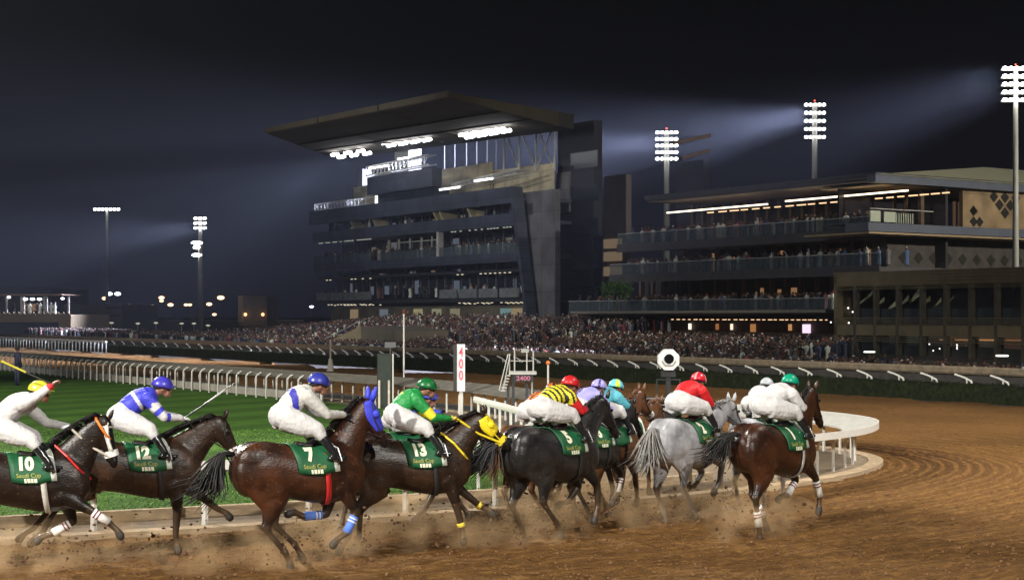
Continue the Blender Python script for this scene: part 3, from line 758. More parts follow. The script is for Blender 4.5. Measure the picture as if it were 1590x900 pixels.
        def decal(txt, size, x0, z0, m, bold, nm, sy=-1):
            me_ = text_mesh(txt, size, bold)
            bb = bmesh.new(); bb.from_mesh(me_); bmesh.ops.triangulate(bb, faces=bb.faces[:])
            for _ in range(4):
                le = [e_ for e_ in bb.edges if e_.calc_length() > .03]
                if le: bmesh.ops.subdivide_edges(bb, edges=le, cuts=1); bmesh.ops.triangulate(bb, faces=bb.faces[:])
            bb.to_mesh(me_); bb.free(); a = verts(me_)
            for i, v_ in enumerate(a):
                x = x0 + v_[0] * (-sy); z = z0 + v_[1]; x += .10 * (1.5 - z) / .5 * .6; zc, hh, wv = trunk(x, .034); u = min(.999, abs(z - zc) / hh)
                y = wv * (1 - u ** (2 / .88)) ** (.44); me_.vertices[i].co = (x, sy * y, z)
            return link(nm, me_, m, H)
        if number:
            cream = mat('print_cream', (.75, .74, .55), .6, .05, 10); gold = mat('print_gold', (.35, .36, .08), .6, .1, 10)
            for sy in (-1, 1):
                decal(number, .21, .03, 1.415, cream, .012, 'number', sy)
                decal('Saudi Cup', .075, .06, 1.275, gold, .001, 'emblem', sy); decal('|| ||| || |||', .045, .08, 1.215, cream, .006, 'lettering', sy)
    sb = MB(); sb.chain([(-.05, 0, 1.545), (.10, 0, 1.52), (.22, 0, 1.58)], [(.03, .13), (.035, .14), (.03, .09)], 12)
    sb.build('saddle', mat('saddle_leather', (.02, .017, .015), .4, .2, 20), H, True)
    # bandages
    for (k, colr, f0, f1) in bandages:
        K, Ft = chains[k][1], chains[k][2]; bmn = mat('bandage_' + colr, {'white': (.74, .72, .68), 'blue': (.10, .22, .70), 'yellow': (.70, .55, .05)}[colr], .7, .1, 30)
        a = K.lerp(Ft, f0); b = K.lerp(Ft, f1); MB().tube([a, a.lerp(b, .5), b], [(.060, .056), (.056, .051), (.062, .057)], 12, True, (0, 1, 0)).build('bandage', bmn, H, True)
        if f1 - f0 > .4:
            st_ = mat('bandage_stripe_' + colr, {'white': (.20, .02, .05), 'blue': (.75, .75, .75), 'yellow': (.1, .08, .02)}[colr], .7, .1, 30)
            for q0 in (.12, .30):
                c = a.lerp(b, q0); d = a.lerp(b, q0 + .07); MB().tube([c, d], [(.062, .057)] * 2, 12, True, (0, 1, 0)).build('bandage_stripe', st_, H, True)
    for k in socks:
        K, Ft, Co = chains[k][1:4]; MB().tube([K.lerp(Ft, .75), Ft, Co], [(.046, .042), (.056, .050), (.047, .045)], 12, True, (0, 1, 0)).build('sock', mat('white_hair', (.6, .56, .5), .8, .15, 30), H, True)
    return H

def rider(host, label, cap, silks, pattern=None, pats=(), pitch=0, hands=(.60, .09, 1.86), raised=None, glove=(.02, .02, .02), skin=(.22, .10, .06), seat=(0, 0), capstyle=None, sleeve=None, turn=0, goggles=True, bulk=1.0, tlen=.46):
    """jockey crouched over the withers; same frame as the horse"""
    J = root('person', tuple(host.location), label, 'person', 'jockeys riding the galloping horses', host.rotation_euler.z); J.scale = host.scale
    sk = mat('skin_%d' % int(skin[0] * 1000), skin, .5, .1, 20)
    ox, oz = seat; pr = R(pitch)
    pel = Vector((-.25 + ox, 0, 1.91 + oz)); tl = tlen; ta = R(30) + pr
    ch = pel + Vector((math.cos(ta) * tl, 0, math.sin(ta) * tl)); nb = ch + Vector((math.cos(ta) * .06, 0, math.sin(ta) * .06)); hc = nb + Vector((.14, 0, .085))
    kn = lambda s: Vector((.14 + ox * .3, s * .25, 1.73)); an = lambda s: Vector((.34, s * .32, 1.43)); toe = lambda s: Vector((.49, s * .33, 1.37)); heel = lambda s: Vector((.29, s * .32, 1.37))
    hip = lambda s: pel + Vector((.03, s * .10, -.03)); sh = lambda s: ch + Vector((-.02, s * .165, -.01))
    H_ = {s: Vector((hands[0], s * hands[1], hands[2])) for s in (-1, 1)}
    El = {s: sh(s).lerp(H_[s], .5) + Vector((-.02, s * .09, -.11)) for s in (-1, 1)}
    if raised is not None:
        H_[-1] = Vector(raised); El[-1] = sh(-1).lerp(H_[-1], .5) + Vector((.0, -.06, -.02))
    body = MB()
    torso = [(pel, (.125, .155)), (pel.lerp(ch, .3) + Vector((0, 0, .03)), (.12, .135)), (pel.lerp(ch, .65) + Vector((0, 0, .045)), (.125, .155)), (ch + Vector((0, 0, .01)), (.115, .17)), (nb, (.075, .085))]
    body.chain([t_[0] for t_ in torso], [(a * .86, b * .86) for _, (a, b) in torso], 14)
    body.chain([nb, hc], [.058, .055], 12)
    fw = Vector((math.cos(R(-8)), math.sin(R(turn)), math.sin(R(-8)))).normalized()
    body.ball(hc + Vector((.0, 0, .015)), (.098, .076, .105), 14, 10); body.ball(hc + fw * .055 + Vector((0, 0, -.055)), (.05, .052, .06)); body.ball(hc + fw * .108 + Vector((0, 0, -.025)), (.020, .014, .024))
    body.ball(hc + fw * .09 + Vector((0, 0, -.095)), (.022, .026, .016))
    for s in (-1, 1): body.ball(hc + Vector((-.005, s * .078, -.01)), (.020, .012, .03))
    for s in (-1, 1):
        body.chain([sh(s), El[s], H_[s]], [.05, .038, .026], 10, (0, 1, 0.01)); body.chain([hip(s), kn(s), an(s)], [.085, .055, .04], 10); pass
        fd = (H_[s] - El[s]).normalized(); pm_ = H_[s] + fd * .045; body.chain([H_[s], pm_ + fd * .02], [(.026, .036), (.022, .042)], 10)
        sd = fd.cross(Vector((0, 0, 1)))
        if sd.length < .1: sd = Vector((0, 1, 0))
        sd.normalize(); dn = fd.cross(sd)
        if dn.z > 0: dn = -dn
        for q in range(4):
            r0 = pm_ + fd * .015 + sd * (q - 1.5) * .021; ln = (.036, .042, .039, .03)[q]
            body.tube([r0, r0 + fd * ln, r0 + fd * ln * 1.1 + dn * .03, r0 + fd * .01 + dn * .045], [.0095, .009, .0085, .008], 6)
        r0 = H_[s] + fd * .02 - sd * .034; body.tube([r0, r0 - sd * .014 + fd * .03 + dn * .012, r0 + fd * .045 + dn * .038], [.011, .010, .009], 6)
    me = fuse(body, .0105, 2); me.materials.append(sk); me.materials.append(mat('glove_%d' % int(glove[0] * 99 + glove[1] * 9), glove, .6, .1, 20))
    ce = centres(me); mi = np.zeros(len(ce), dtype=np.int32)
    for s in (-1, 1): mi[np.linalg.norm(ce - np.array(H_[s]), axis=1) < .13] = 1
    if raised is not None: mi[np.linalg.norm(ce - np.array(H_[-1]), axis=1) < .13] = 0
    me.polygons.foreach_set('material_index', mi); link('body', me, None, J)
    # silks
    sl = MB(); sl.chain([t_[0] for t_ in torso[1:]], [(t_[1][0] * 1.26, t_[1][1] * 1.16) for t_ in torso[1:-1]] + [torso[-1][1]], 16)
    for s in (-1, 1): sl.chain([sh(s), sh(s).lerp(El[s], .5), El[s], El[s].lerp(H_[s], .9)], [.098, .082, .066, .046], 12, (0, 1, .01))
    me = fuse(sl, .014, 3); co = verts(me); axd = (ch - pel).normalized(); u = (co - np.array(pel)) @ np.array(axd)
    wr_ = .0055 * noise2(co[:, 0] + co[:, 1] * .7, co[:, 2] + co[:, 1] * .6, 46.); nn_ = np.empty(len(co) * 3); me.vertices.foreach_get('normal', nn_)
    co += nn_.reshape(-1, 3) * wr_[:, None]; me.vertices.foreach_set('co', co.ravel())
    me.materials.append(mat('silk_' + silks[0], silks[1], .55, .10, 11, .55, stretch=(1, 1.6, .7)))
    for nm_, c_ in pats: me.materials.append(mat('silk_' + nm_, c_, .55, .10, 11, .55, stretch=(1, 1.6, .7)))
    if pattern:
        ce = centres(me); uu = ((ce - np.array(pel)) @ np.array(axd)) / tl; pts_ = []
        da = {s: min_seg(ce, sh(s), El[s], H_[s]) for s in (-1, 1)}
        arm = np.minimum(da[1][0], da[-1][0]) < .085; au = np.where(da[1][0] < da[-1][0], da[1][1], da[-1][1])
        mi = pattern(ce, uu, arm & (au > .08), au); me.polygons.foreach_set('material_index', mi.astype(np.int32))
    link('silks', me, None, J)
    # breeches
    bq = MB(); wm = mat('breeches_white', (.57, .56, .56), .6, .10, 11, .6, stretch=(1, 1.4, 1))
    bq.chain([pel + Vector((-.03, 0, -.01)), torso[1][0]], [(.148 * bulk, .175 * bulk), (.135, .150)], 16)
    for s in (-1, 1):
        bq.chain([hip(s) + Vector((-.03, 0, .01)), hip(s).lerp(kn(s), .5) + Vector((0, s * .01, -.01)), kn(s), kn(s).lerp(an(s), .28)], [(.168 * bulk, .130 * bulk), (.148 * bulk, .112 * bulk), (.105, .085), (.074, .068)], 14)
    me = fuse(bq, .014, 4); co = verts(me); nn_ = np.empty(len(co) * 3); me.vertices.foreach_get('normal', nn_)
    co += nn_.reshape(-1, 3) * (.0055 * noise2(co[:, 0] * 1.3 + co[:, 1] * .5, co[:, 2] * .8 - co[:, 1] * .5, 40.))[:, None]; me.vertices.foreach_set('co', co.ravel()); link('breeches', me, wm, J)
    bm_ = mat('boot_black', (.012, .012, .014), .22, .1, 10, spec=.6)
    for s in (-1, 1):
        b = MB(); b.chain([kn(s).lerp(an(s), .22), kn(s).lerp(an(s), .5), an(s), heel(s) + Vector((.04, 0, .02))], [.062, .060, .045, .042], 12); b.chain([heel(s), toe(s)], [(.035, .040), (.028, .036)], 10)
        link('boot', fuse(b, .013, 3), bm_, J)
        ir = MB(); c = an(s).lerp(toe(s), .55) + Vector((0, 0, -.02)); ir.tube([c + Vector((0, .06, -.04)), c + Vector((0, -.06, -.04))], .012, 6); ir.tube([c + Vector((0, .06, -.04)), c + Vector((-.03, 0, .12)), c + Vector((0, -.06, -.04))], .008, 6)
        ir.tube([c + Vector((-.03, 0, .12)), Vector((.12, s * .22, 1.62))], .010, 5)
        ir.build('stirrup', mat('stirrup_metal', (.5, .5, .5), .3, .1, 10, metal=.9), host)
    # cap: shell, peak, band
    cp = MB(); k, mrows = 20, 8
    cmn = mat('cap_' + cap[0], cap[1], .35, .08, 6, spec=.5, coat=.3)
    tilt = Matrix.Rotation(R(14), 3, 'Y')
    for i in range(mrows + 1):
        ph = R(98) * i / mrows
        for j in range(k):
            th = 2 * math.pi * j / k; q = tilt @ Vector((.142 * math.sin(ph) * math.cos(th), .112 * math.sin(ph) * math.sin(th), .125 * math.cos(ph))); cp.v.append(tuple(hc + Vector((-.008, 0, .035)) + q))
    cp.f = [(i * k + j, (i + 1) * k + j, (i + 1) * k + (j + 1) % k, i * k + (j + 1) % k) for i in range(mrows) for j in range(k)]
    o_ = cp.build('cap', [cmn] + [mat('cap_' + capstyle[0], capstyle[1], .35, .08, 6)] if capstyle else cmn, J, True); s2 = o_.modifiers.new('s', 'SOLIDIFY'); s2.thickness = .014; s2.offset = 0
    if capstyle:
        for i, p in enumerate(o_.data.polygons):
            if capstyle[2](i // k, i % k): p.material_index = 1
    pk = MB(); pk.chain([hc + Vector((.115, -.04, .03)), hc + Vector((.150, 0, .025)), hc + Vector((.115, .04, .03))], [(.035, .010)] * 3, 8, (0, 0, 1)); pk.build('cap_peak', cmn, J, True)
    if goggles:
        gg = MB(); gg.ball(hc + fw * .085 + Vector((0, 0, .008)), (.032, .066, .032), 12, 8); gg.build('goggles', mat('goggle_dark', (.01, .01, .012), .1, .1, 5, spec=.8), J, True)
        MB().tube([hc + Vector((.0, .112, .03)), hc + Vector((-.12, .05, .015)), hc + Vector((-.12, -.05, .015)), hc + Vector((.0, -.112, .03)), hc + Vector((.07, -.08, .012))], (.014), 6).build('goggle_strap', mat('strap_black', (.012, .012, .013), .6, .1, 5), J)
    return J
def min_seg(ce, A, B, Cc):
    def sd(a, b):
        a = np.array(a); d = np.array(b) - a; u = np.clip(((ce - a) @ d) / (d @ d), 0, 1); return np.linalg.norm(ce - a - u[:, None] * d, axis=1), u
    d1, u1 = sd(A, B); d2, u2 = sd(B, Cc); return np.minimum(d1, d2), np.where(d1 < d2, u1 * .5, .5 + u2 * .5)
# ------------------------------------------------------------------ the field, from the back marker to the leader
WHITE = (.62, .61, .61); ROYAL = (.03, .045, .55); RED = (.62, .015, .02); GREEN = (.01, .25, .05); YEL = (.80, .68, .03); BLACK = (.015, .015, .02); LILAC = (.36, .34, .75)
def pat_blue(ce, u, arm, au):
    m = np.zeros(len(ce), int); m[(~arm) & (u > .62) & (u < .72)] = 1; m[arm] = 1; m[arm & (au > .30) & (au < .40)] = 0; m[arm & (au > .52) & (au < .62)] = 0; return m
def pat_sash(ce, u, arm, au):
    m = np.zeros(len(ce), int); zr = ce[:, 2] - (1.98 + u * .47 * .53); m[(~arm) & (abs(u - .62 - 1.9 * (zr - .02)) < .12)] = 1; return m
def pat_green(ce, u, arm, au):
    m = np.zeros(len(ce), int); m[(~arm) & (ce[:, 2] > 2.23 - .1 * (u - .5)) & (u < .75)] = 1; m[arm & (au > .30) & (au < .50)] = 1; return m
def pat_stripe(ce, u, arm, au):
    m = ((u * 6.2) % 1 > .55).astype(int); m[arm] = 2; return m
def pat_cuff(ce, u, arm, au):
    m = np.zeros(len(ce), int); m[arm & (au > .86) & (ce[:, 1] < 0)] = 1; return m
def pat_orange(ce, u, arm, au): return ((ce[:, 1] * 14) % 1 > .5).astype(int)
def pat_lilac(ce, u, arm, au):
    m = np.zeros(len(ce), int); m[(~arm) & (abs(ce[:, 1] - .03) < .03)] = 1; return m
def pat_red(ce, u, arm, au): return np.zeros(len(ce), int)

h10 = make_horse('horse', 'near black bay horse with cloth 10, orange brow strap and white cheek pieces', 36, 886, 14, 'dark_bay',
    dict(FR=(60, 54, 45), FL=(18, -60, -75), HR=(-28, -60, -35, -60), HL=(-10, -58, -20, -40)), neck=(48, .74), head=-74, number='10', noseband='white', sheep=True, hood=None, breast='red',
    bandages=(('FR', 'white', .15, .95), ('FL', 'white', .15, .95)), rein=(.55, .5, .42), girth=(.55, .52, .46), scale=.99)
rider(h10, 'jockey in white with a yellow cap swinging a whip above his head', ('yellow', (.78, .72, .05)), ('white', WHITE), pat_cuff, (('red', RED),), pitch=6, raised=(.38, -.30, 2.44), skin=(.20, .085, .05), seat=(-.10, .02))
MB().tube([(.90, 0, 2.035), (.93, -.09, 1.96), (1.00, -.115, 1.84), (1.08, -.10, 1.73), (1.13, 0, 1.68)], [(.018, .010)] * 5, 6, True, (0, 1, 0)).build('neck_strap', mat('strap_orange', (.80, .20, .02), .5, .1, 20), h10, True)
h12 = make_horse('horse', 'brown horse wearing cloth 12 with white noseband, second from the back', 214, 862, 17, 'brown',
    dict(FR=(2, -4, 10), FL=(58, 52, 62), HR=(-30, -62, -40, -60), HL=(-20, -60, -30, -50)), neck=(35, .72), head=-62, number='12', noseband='white', scale=1.01, breast=None, tail=(-.16, 0, -.7))
rider(h12, 'jockey in royal blue with pale band and striped sleeves, blue cap', ('royal', (.05, .04, .42)), ('royal_blue', (.045, .05, .55)), pat_blue, (('white', WHITE),), pitch=2, glove=(.7, .7, .7), skin=(.3, .14, .09))
h3 = make_horse('horse', 'bay horse in a bright blue hood with blue front bandages', 466, 876, 27, 'bay',
    dict(FR=(32, -28, -62), FL=(-14, -88, -120), HR=(22, -18, 40, 22), HL=(34, -2, 46, 30)), neck=(58, .74), head=-60, hyaw=5, number='7', hood='blue', hoodstyle='ears', noseband=None, breast=None,
    bandages=(('FR', 'blue', .2, .95), ('FL', 'blue', .2, .95)), girth=(.5, .02, .02), rein=(.03, .02, .02), scale=1.04, tail=(-.42, .12, -.62))
rider(h3, 'jockey in white with a blue diagonal sash and dark blue cap', ('deep_blue', (.03, .04, .30)), ('off_white', (.52, .51, .48)), pat_sash, (('navy', (.03, .03, .35)),), pitch=8, tlen=.40, skin=(.3, .14, .09), hands=(.58, .09, 1.90))
h13 = make_horse('horse', 'brown horse in a yellow blinker hood wearing cloth 13', 640, 852, 17, 'brown',
    dict(FR=(16, 14, 10), FL=(52, 50, 68), HR=(0, -48, -14, -40), HL=(14, -40, -4, -30)), neck=(42, .66), head=-44, number='13', hood='yellow', noseband='yellow', breast='yellow', rein=(.75, .58, .02),
    bandages=(('FR', 'yellow', .8, .98), ('FL', 'yellow', .8, .98)), tail=(-.5, 0, -.5), scale=1.0)
rider(h13, 'jockey in green and yellow silks with a shiny dark green cap', ('green', (.005, .13, .03)), ('green', GREEN), pat_green, (('yellow', YEL),), pitch=8, tlen=.36, hands=(.54, .10, 1.84), glove=(.6, .42, .1), skin=(.3, .14, .09))
h4b = make_horse('horse', 'brown horse mostly hidden behind the horse with the yellow hood', 622, 828, 19, 'brown',
    dict(FR=(38, 34, 40), FL=(10, -30, -50), HR=(0, -48, -14, -40), HL=(14, -40, -4, -30)), neck=(17, .80), head=-42, number=None, noseband='brown', tail=(-.5, 0, -.5), scale=.99)
rider(h4b, 'jockey in bright blue silks and cap, hidden beside the green jockey', ('bright_blue', (.07, .09, .60)), ('bright_blue', (.06, .08, .60)), pitch=-4, skin=(.3, .14, .09), seat=(.12, -.16), tlen=.42)
h5 = make_horse('horse', 'charcoal horse with streaming black tail under the yellow and black stripes', 858, 834, 45, 'darkgrey',
    dict(FR=(42, 4, -24), FL=(30, -50, -90), HR=(36, -8, 42, 28), HL=(6, -26, 30, 16)), neck=(42, .70), head=-54, number='5', noseband=None, tail=(-.48, .36, -.50), scale=1.06)
rider(h5, 'jockey in yellow and black hoops with red sleeves and red cap', ('red', (.55, .015, .02)), ('yellow', YEL), pat_stripe, (('black', BLACK), ('red', RED)), pitch=-9, skin=(.3, .14, .09), seat=(0, -.08), hands=(.60, .09, 1.78))
h6 = make_horse('horse', 'chestnut horse galloping just inside the charcoal horse', 838, 806, 47, 'chestnut',
    dict(FR=(20, 6, 0), FL=(36, -20, -40), HR=(34, -10, 38, 24), HL=(4, -30, 24, 10)), neck=(28, .76), head=-50, number=None, noseband=None, tail=(-.3, .1, -.7), scale=.98)
rider(h6, 'jockey in orange and black stripes hidden behind the hooped silks', ('orange_striped', (.75, .12, .02)), ('orange', (.75, .18, .03)), pat_orange, (('black', BLACK),), pitch=-9, skin=(.3, .14, .09), seat=(-.05, -.10),
      capstyle=('black', BLACK, lambda i, j: j % 4 < 2))
h7 = make_horse('horse', 'black horse under the lilac jockey, between charcoal and chestnut', 908, 806, 48, 'darkgrey',
    dict(FR=(40, -16, -50), FL=(50, 20, 0), HR=(34, -10, 38, 24), HL=(4, -30, 24, 10)), neck=(30, .76), head=-55, number='3', noseband=None, tail=(-.3, .1, -.7), scale=1.0, bandages=(('FR', 'white', .2, .95),))
rider(h7, 'jockey in pale lilac silks with a lilac cap', ('lilac', (.38, .34, .74)), ('lilac', LILAC), pat_lilac, (('dark_lilac', (.06, .05, .2)),), pitch=-9, skin=(.3, .14, .09), capstyle=('dark_lilac', (.06, .05, .2), lambda i, j: j % 10 == 2), seat=(0, -.08), hands=(.60, .09, 1.78))
h8 = make_horse('horse', 'bright chestnut horse ahead of the lilac jockey with dark bridle', 936, 800, 50, 'chestnut',
    dict(FR=(30, 10, 0), FL=(46, -10, -40), HR=(34, -10, 38, 24), HL=(4, -30, 24, 10)), neck=(52, .74), head=-52, hyaw=-8, number=None, noseband='white', tail=(-.3, .1, -.7), scale=1.0)
rider(h8, 'jockey with a turquoise and yellow striped cap beside the lilac jockey', ('turquoise', (.15, .55, .65)), ('turquoise', (.10, .45, .55)), pitch=-9, skin=(.3, .14, .09), capstyle=('yellow_green', (.55, .75, .05), lambda i, j: j % 10 in (2, 3)), seat=(0, -.10))
h9 = make_horse('horse', 'chestnut horse with a purple cheek strap at the inside of the bunch', 962, 778, 52, 'chestnut',
    dict(FR=(30, 10, 0), FL=(46, -10, -40), HR=(34, -10, 38, 24), HL=(4, -30, 24, 10)), neck=(26, .76), head=-58, hyaw=-6, number=None, noseband='purple', tail=(-.3, .1, -.7), scale=.97)
h10b = make_horse('horse', 'dappled grey horse with a white tail tip, alone in front of the bunch', 1066, 806, 53, 'grey',
    dict(FR=(60, -20, -60), FL=(34, -50, -95), HR=(38, -10, 42, 30), HL=(8, -26, 30, 20)), neck=(24, .80), head=-48, hyaw=-10, number='2', noseband=None, tail=(-.22, .12, -.62), scale=1.05)
rider(h10b, 'jockey in plain red silks and a red cap on the dappled grey', ('scarlet', (.55, .01, .03)), ('scarlet', (.60, .01, .015)), pitch=-9, skin=(.3, .14, .09), capstyle=('pink', (.75, .3, .3), lambda i, j: j % 5 == 0), seat=(0, -.08), hands=(.60, .09, 1.78))
h11 = make_horse('horse', 'pale grey horse on the rail, partly hidden behind the leading bay', 1178, 786, 58, 'grey',
    dict(FR=(30, 10, 0), FL=(46, -10, -40), HR=(34, -10, 38, 24), HL=(4, -30, 24, 10)), neck=(28, .76), head=-50, number=None, noseband=None, tail=(-.2, .05, -.6), scale=.98)
rider(h11, 'jockey in white with a pale grey cap and dark collar', ('pale_grey', (.42, .45, .48)), ('white', WHITE), (lambda ce, u, arm, au: ((~arm) & (u > .86)).astype(int)), (('black_collar', BLACK),), pitch=-9, skin=(.3, .14, .09), seat=(0, -.08), hands=(.60, .09, 1.78))
h1 = make_horse('horse', 'leading bay horse with black tail and white leg bandages', 1204, 824, 45, 'bay',
    dict(FR=(48, 20, -6), FL=(34, -48, -95), HR=(10, -32, 12, 6), HL=(34, -8, 40, 26)), neck=(56, .70), head=-56, hyaw=4, number='1', noseband=None, tail=(-.34, .30, -.38), scale=1.06,
    bandages=(('FR', 'white', .15, .95), ('HR', 'white', .45, .98), ('HL', 'white', .5, .98), ('FL', 'white', .15, .9)), girth=(.5, .5, .5))
rider(h1, 'jockey in plain white silks with an emerald green cap, leading', ('emerald', (.0, .30, .17)), ('white', WHITE), pat_cuff, (('red', RED),), pitch=-9, skin=(.3, .14, .09), seat=(0, -.08), hands=(.60, .09, 1.78))
# whips
def whip(host, a, b, label, c2=None):
    m = host.matrix_world if False else Matrix.Translation(host.location) @ Matrix.Rotation(host.rotation_euler.z, 4, 'Z') @ Matrix.Diagonal(Vector((*host.scale, 1)))
    a = m @ Vector(a); b = m @ Vector(b); W = root('whip', tuple(a), label, 'whip', None)
    MB().tube([a, a.lerp(b, .5), b], [.011, .009, .006], 6).build('shaft', mat('whip_shaft', (.05, .05, .05), .4, .1, 10), W, off=a)
    if c2: MB().tube([a.lerp(b, .45), a.lerp(b, .8)], .013, 6).build('flap', mat('whip_' + c2, {'yellow': (.7, .6, .05), 'grey': (.4, .42, .42)}[c2], .5, .1, 10), W, off=a)
whip(h10, (.44, -.30, 2.42), (-.42, -.42, 2.84), 'black whip with a yellow flap raised over the white jockey', 'yellow')
whip(h12, (.63, -.1, 1.88), (1.28, -.22, 2.34), 'thin silver grey whip held forward by the blue jockey', 'grey')
# ================================================================== STANDS (built in the course frame: local x = r, local y = t)
class SB:
    """a building: an Empty whose children are built in course-frame coordinates"""
    def __init__(s, name, r, t, label, cat, z=0): s.b = (r, t, z); s.o = root(name, tuple(F(r, t, z)), label, cat, None, ANG)
    def part(s, mb, name, m, parent=None): return mb.build(name, m, parent or s.o, off=s.b)
    def split(s, mb, name, m):   # every 8-point piece its own part
        for i in range(0, len(mb.v), 8):
            q = MB(); q.v = mb.v[i:i + 8]; q.f = [tuple(a - i for a in f_) for f_ in mb.f if i <= f_[0] < i + 8]; q.build(name, m, s.o, off=s.b)
def panelled(name, c, w_, h_, joint=.35, rough=.55):
    m, t, b = nt(name); L = t.links; co = t.nodes.new('ShaderNodeTexCoord'); mp = t.nodes.new('ShaderNodeMapping'); mp.inputs['Rotation'].default_value = (R(90), 0, 0)
    br_ = t.nodes.new('ShaderNodeTexBrick'); br_.offset = 0; br_.inputs['Scale'].default_value = 1; br_.inputs['Brick Width'].default_value = w_; br_.inputs['Row Height'].default_value = h_; br_.inputs['Mortar Size'].default_value = .035
    br_.inputs['Color1'].default_value = col4([x * .82 for x in c]); br_.inputs['Color2'].default_value = col4([x * 1.18 for x in c]); br_.inputs['Mortar'].default_value = col4([x * joint for x in c])
    L.new(co.outputs['Object'], mp.inputs[0]); L.new(mp.outputs[0], br_.inputs[0]); n = t.nodes.new('ShaderNodeTexNoise'); n.inputs['Scale'].default_value = .5; n.inputs['Detail'].default_value = 6; L.new(co.outputs['Object'], n.inputs[0])
    rp = t.nodes.new('ShaderNodeValToRGB'); rp.color_ramp.elements[0].position = .35; rp.color_ramp.elements[0].color = (.62, .62, .62, 1); rp.color_ramp.elements[1].position = .65; rp.color_ramp.elements[1].color = (1.1, 1.1, 1.1, 1); L.new(n.outputs[0], rp.inputs[0])
    mx = t.nodes.new('ShaderNodeMix'); mx.data_type = 'RGBA'; mx.blend_type = 'MULTIPLY'; mx.inputs[0].default_value = 1; L.new(br_.outputs[0], mx.inputs[6]); L.new(rp.outputs[0], mx.inputs[7]); L.new(mx.outputs[2], b.inputs['Base Color']); b.inputs['Roughness'].default_value = rough
    MATS[name] = m; return m
FAS = panelled('stand_fascia', (.042, .052, .080), 3.2, 1.4); DRK = mat('stand_dark', (.022, .023, .030), .6, .2, .8); TAN = panelled('stand_tan', (.50, .43, .27), 3.0, 3.4, .6)
WALLG = panelled('stand_grey_wall', (.115, .112, .12), 2.4, 3.0, .5); STEEL = mat('painted_steel', (.42, .41, .38), .5, .1, 3); GLS = glass('stand_glass', (.02, .03, .04), .45); BALU = glass('balustrade_glass', (.10, .13, .15), .45)
SOFF = mat('soffit', (.16, .13, .095), .7, .2, 1.2); SLAB = mat('slab_edge', (.07, .068, .072), .7, .15, .8)
WARM = emit('warm_strip', (1, .72, .42), 2.2); COOL = emit('cool_lamp', (.85, .92, 1), 14); DIMW = emit('dim_window', (.55, .50, .40), .6); WARMD = emit('warm_small', (1, .75, .45), 1.1)
LAMPW = emit('flood_lens', (1, .98, .94), 12)
# ---------- the great stand under the cantilevered roof, t = 50
T0 = 50.
gr = SB('grandstand', RT(640, T0), T0, 'tall dark grandstand under a huge cantilevered roof', 'grandstand')
def rr_(px, t=T0): return RT(px, t)
def zz(px, py, t=T0): return HZ(px, py, t)
rl, rrg = rr_(484), rr_(800)
def lev(pyl, pyr): return (zz(484, pyl) + zz(800, pyr)) / 2
Z = dict(f1t=lev(325, 294), f1b=lev(345, 320), f2t=lev(357, 335), f2b=lev(373, 354), bt=lev(397, 377), bb=lev(409, 392), l2=lev(429, 418), xt=lev(450, 447), xb=lev(466, 463), b0=-1.2)
mb = MB(); mb.box(rl, min(rrg + 1, RT(856, T0 + 11)), T0 + 9, T0 + 11, Z['b0'], Z['f1t'] - .1); gr.part(mb, 'core_wall', DRK)
mb = MB(); mb.box(rl, rrg, T0 - .4, T0 + .2, Z['f1b'], Z['f1t']); mb.box(rl, rrg, T0 + .2, T0 + 9, Z['f1b'] + .3, Z['f1b'] + .7); gr.part(mb, 'upper_fascia', FAS)
mb = MB(); mb.box(rl, rrg, T0 + .1, T0 + .7, Z['f2b'], Z['f2t']); mb.box(rl, rrg, T0 + .7, T0 + 9, Z['f2b'] + .3, Z['f2b'] + .7); gr.part(mb, 'middle_fascia', FAS)
mb = MB(); mb.box(rl, rrg, T0 + .3, T0 + 9, Z['bb'] - .5, Z['bb'] - .1); mb.box(rl, rrg, T0 + .25, T0 + .45, Z['bb'] - 1.1, Z['bb']); gr.part(mb, 'balcony_floor', FAS)
mb = MB(); mb.box(rl, rr_(572), T0 + .3, T0 + .42, Z['bb'], Z['bt']); mb.box(rr_(678), rrg, T0 + .3, T0 + .42, Z['bb'], Z['bt']); mb.box(rr_(575), rr_(674), T0 + 1.3, T0 + 1.42, Z['bb'], Z['bt']); gr.split(mb, 'balustrade', BALU)
mb = MB(); mb.box(rl, rrg, T0 + 1.2, T0 + 9, Z['l2'] - .3, Z['l2']); mb.box(rl, rrg, T0 + 1, T0 + 9, Z['xb'] - .4, Z['xb']); gr.part(mb, 'lower_floor', DRK)
for a, b_ in ((rl, rr_(570)), (rr_(674), rrg)):
    k = 4; 
    for i in range(k):
        p0 = a + (b_ - a) * (i + .06) / k; p1 = a + (b_ - a) * (i + .94) / k
        gr.part(MB().box(p0, p1, T0 + .6, T0 + .8, Z['xb'] + .05, Z['xt'] - .2), 'box_front', mat('box_front_grey', (.15, .165, .17), .6, .35, 2.5))
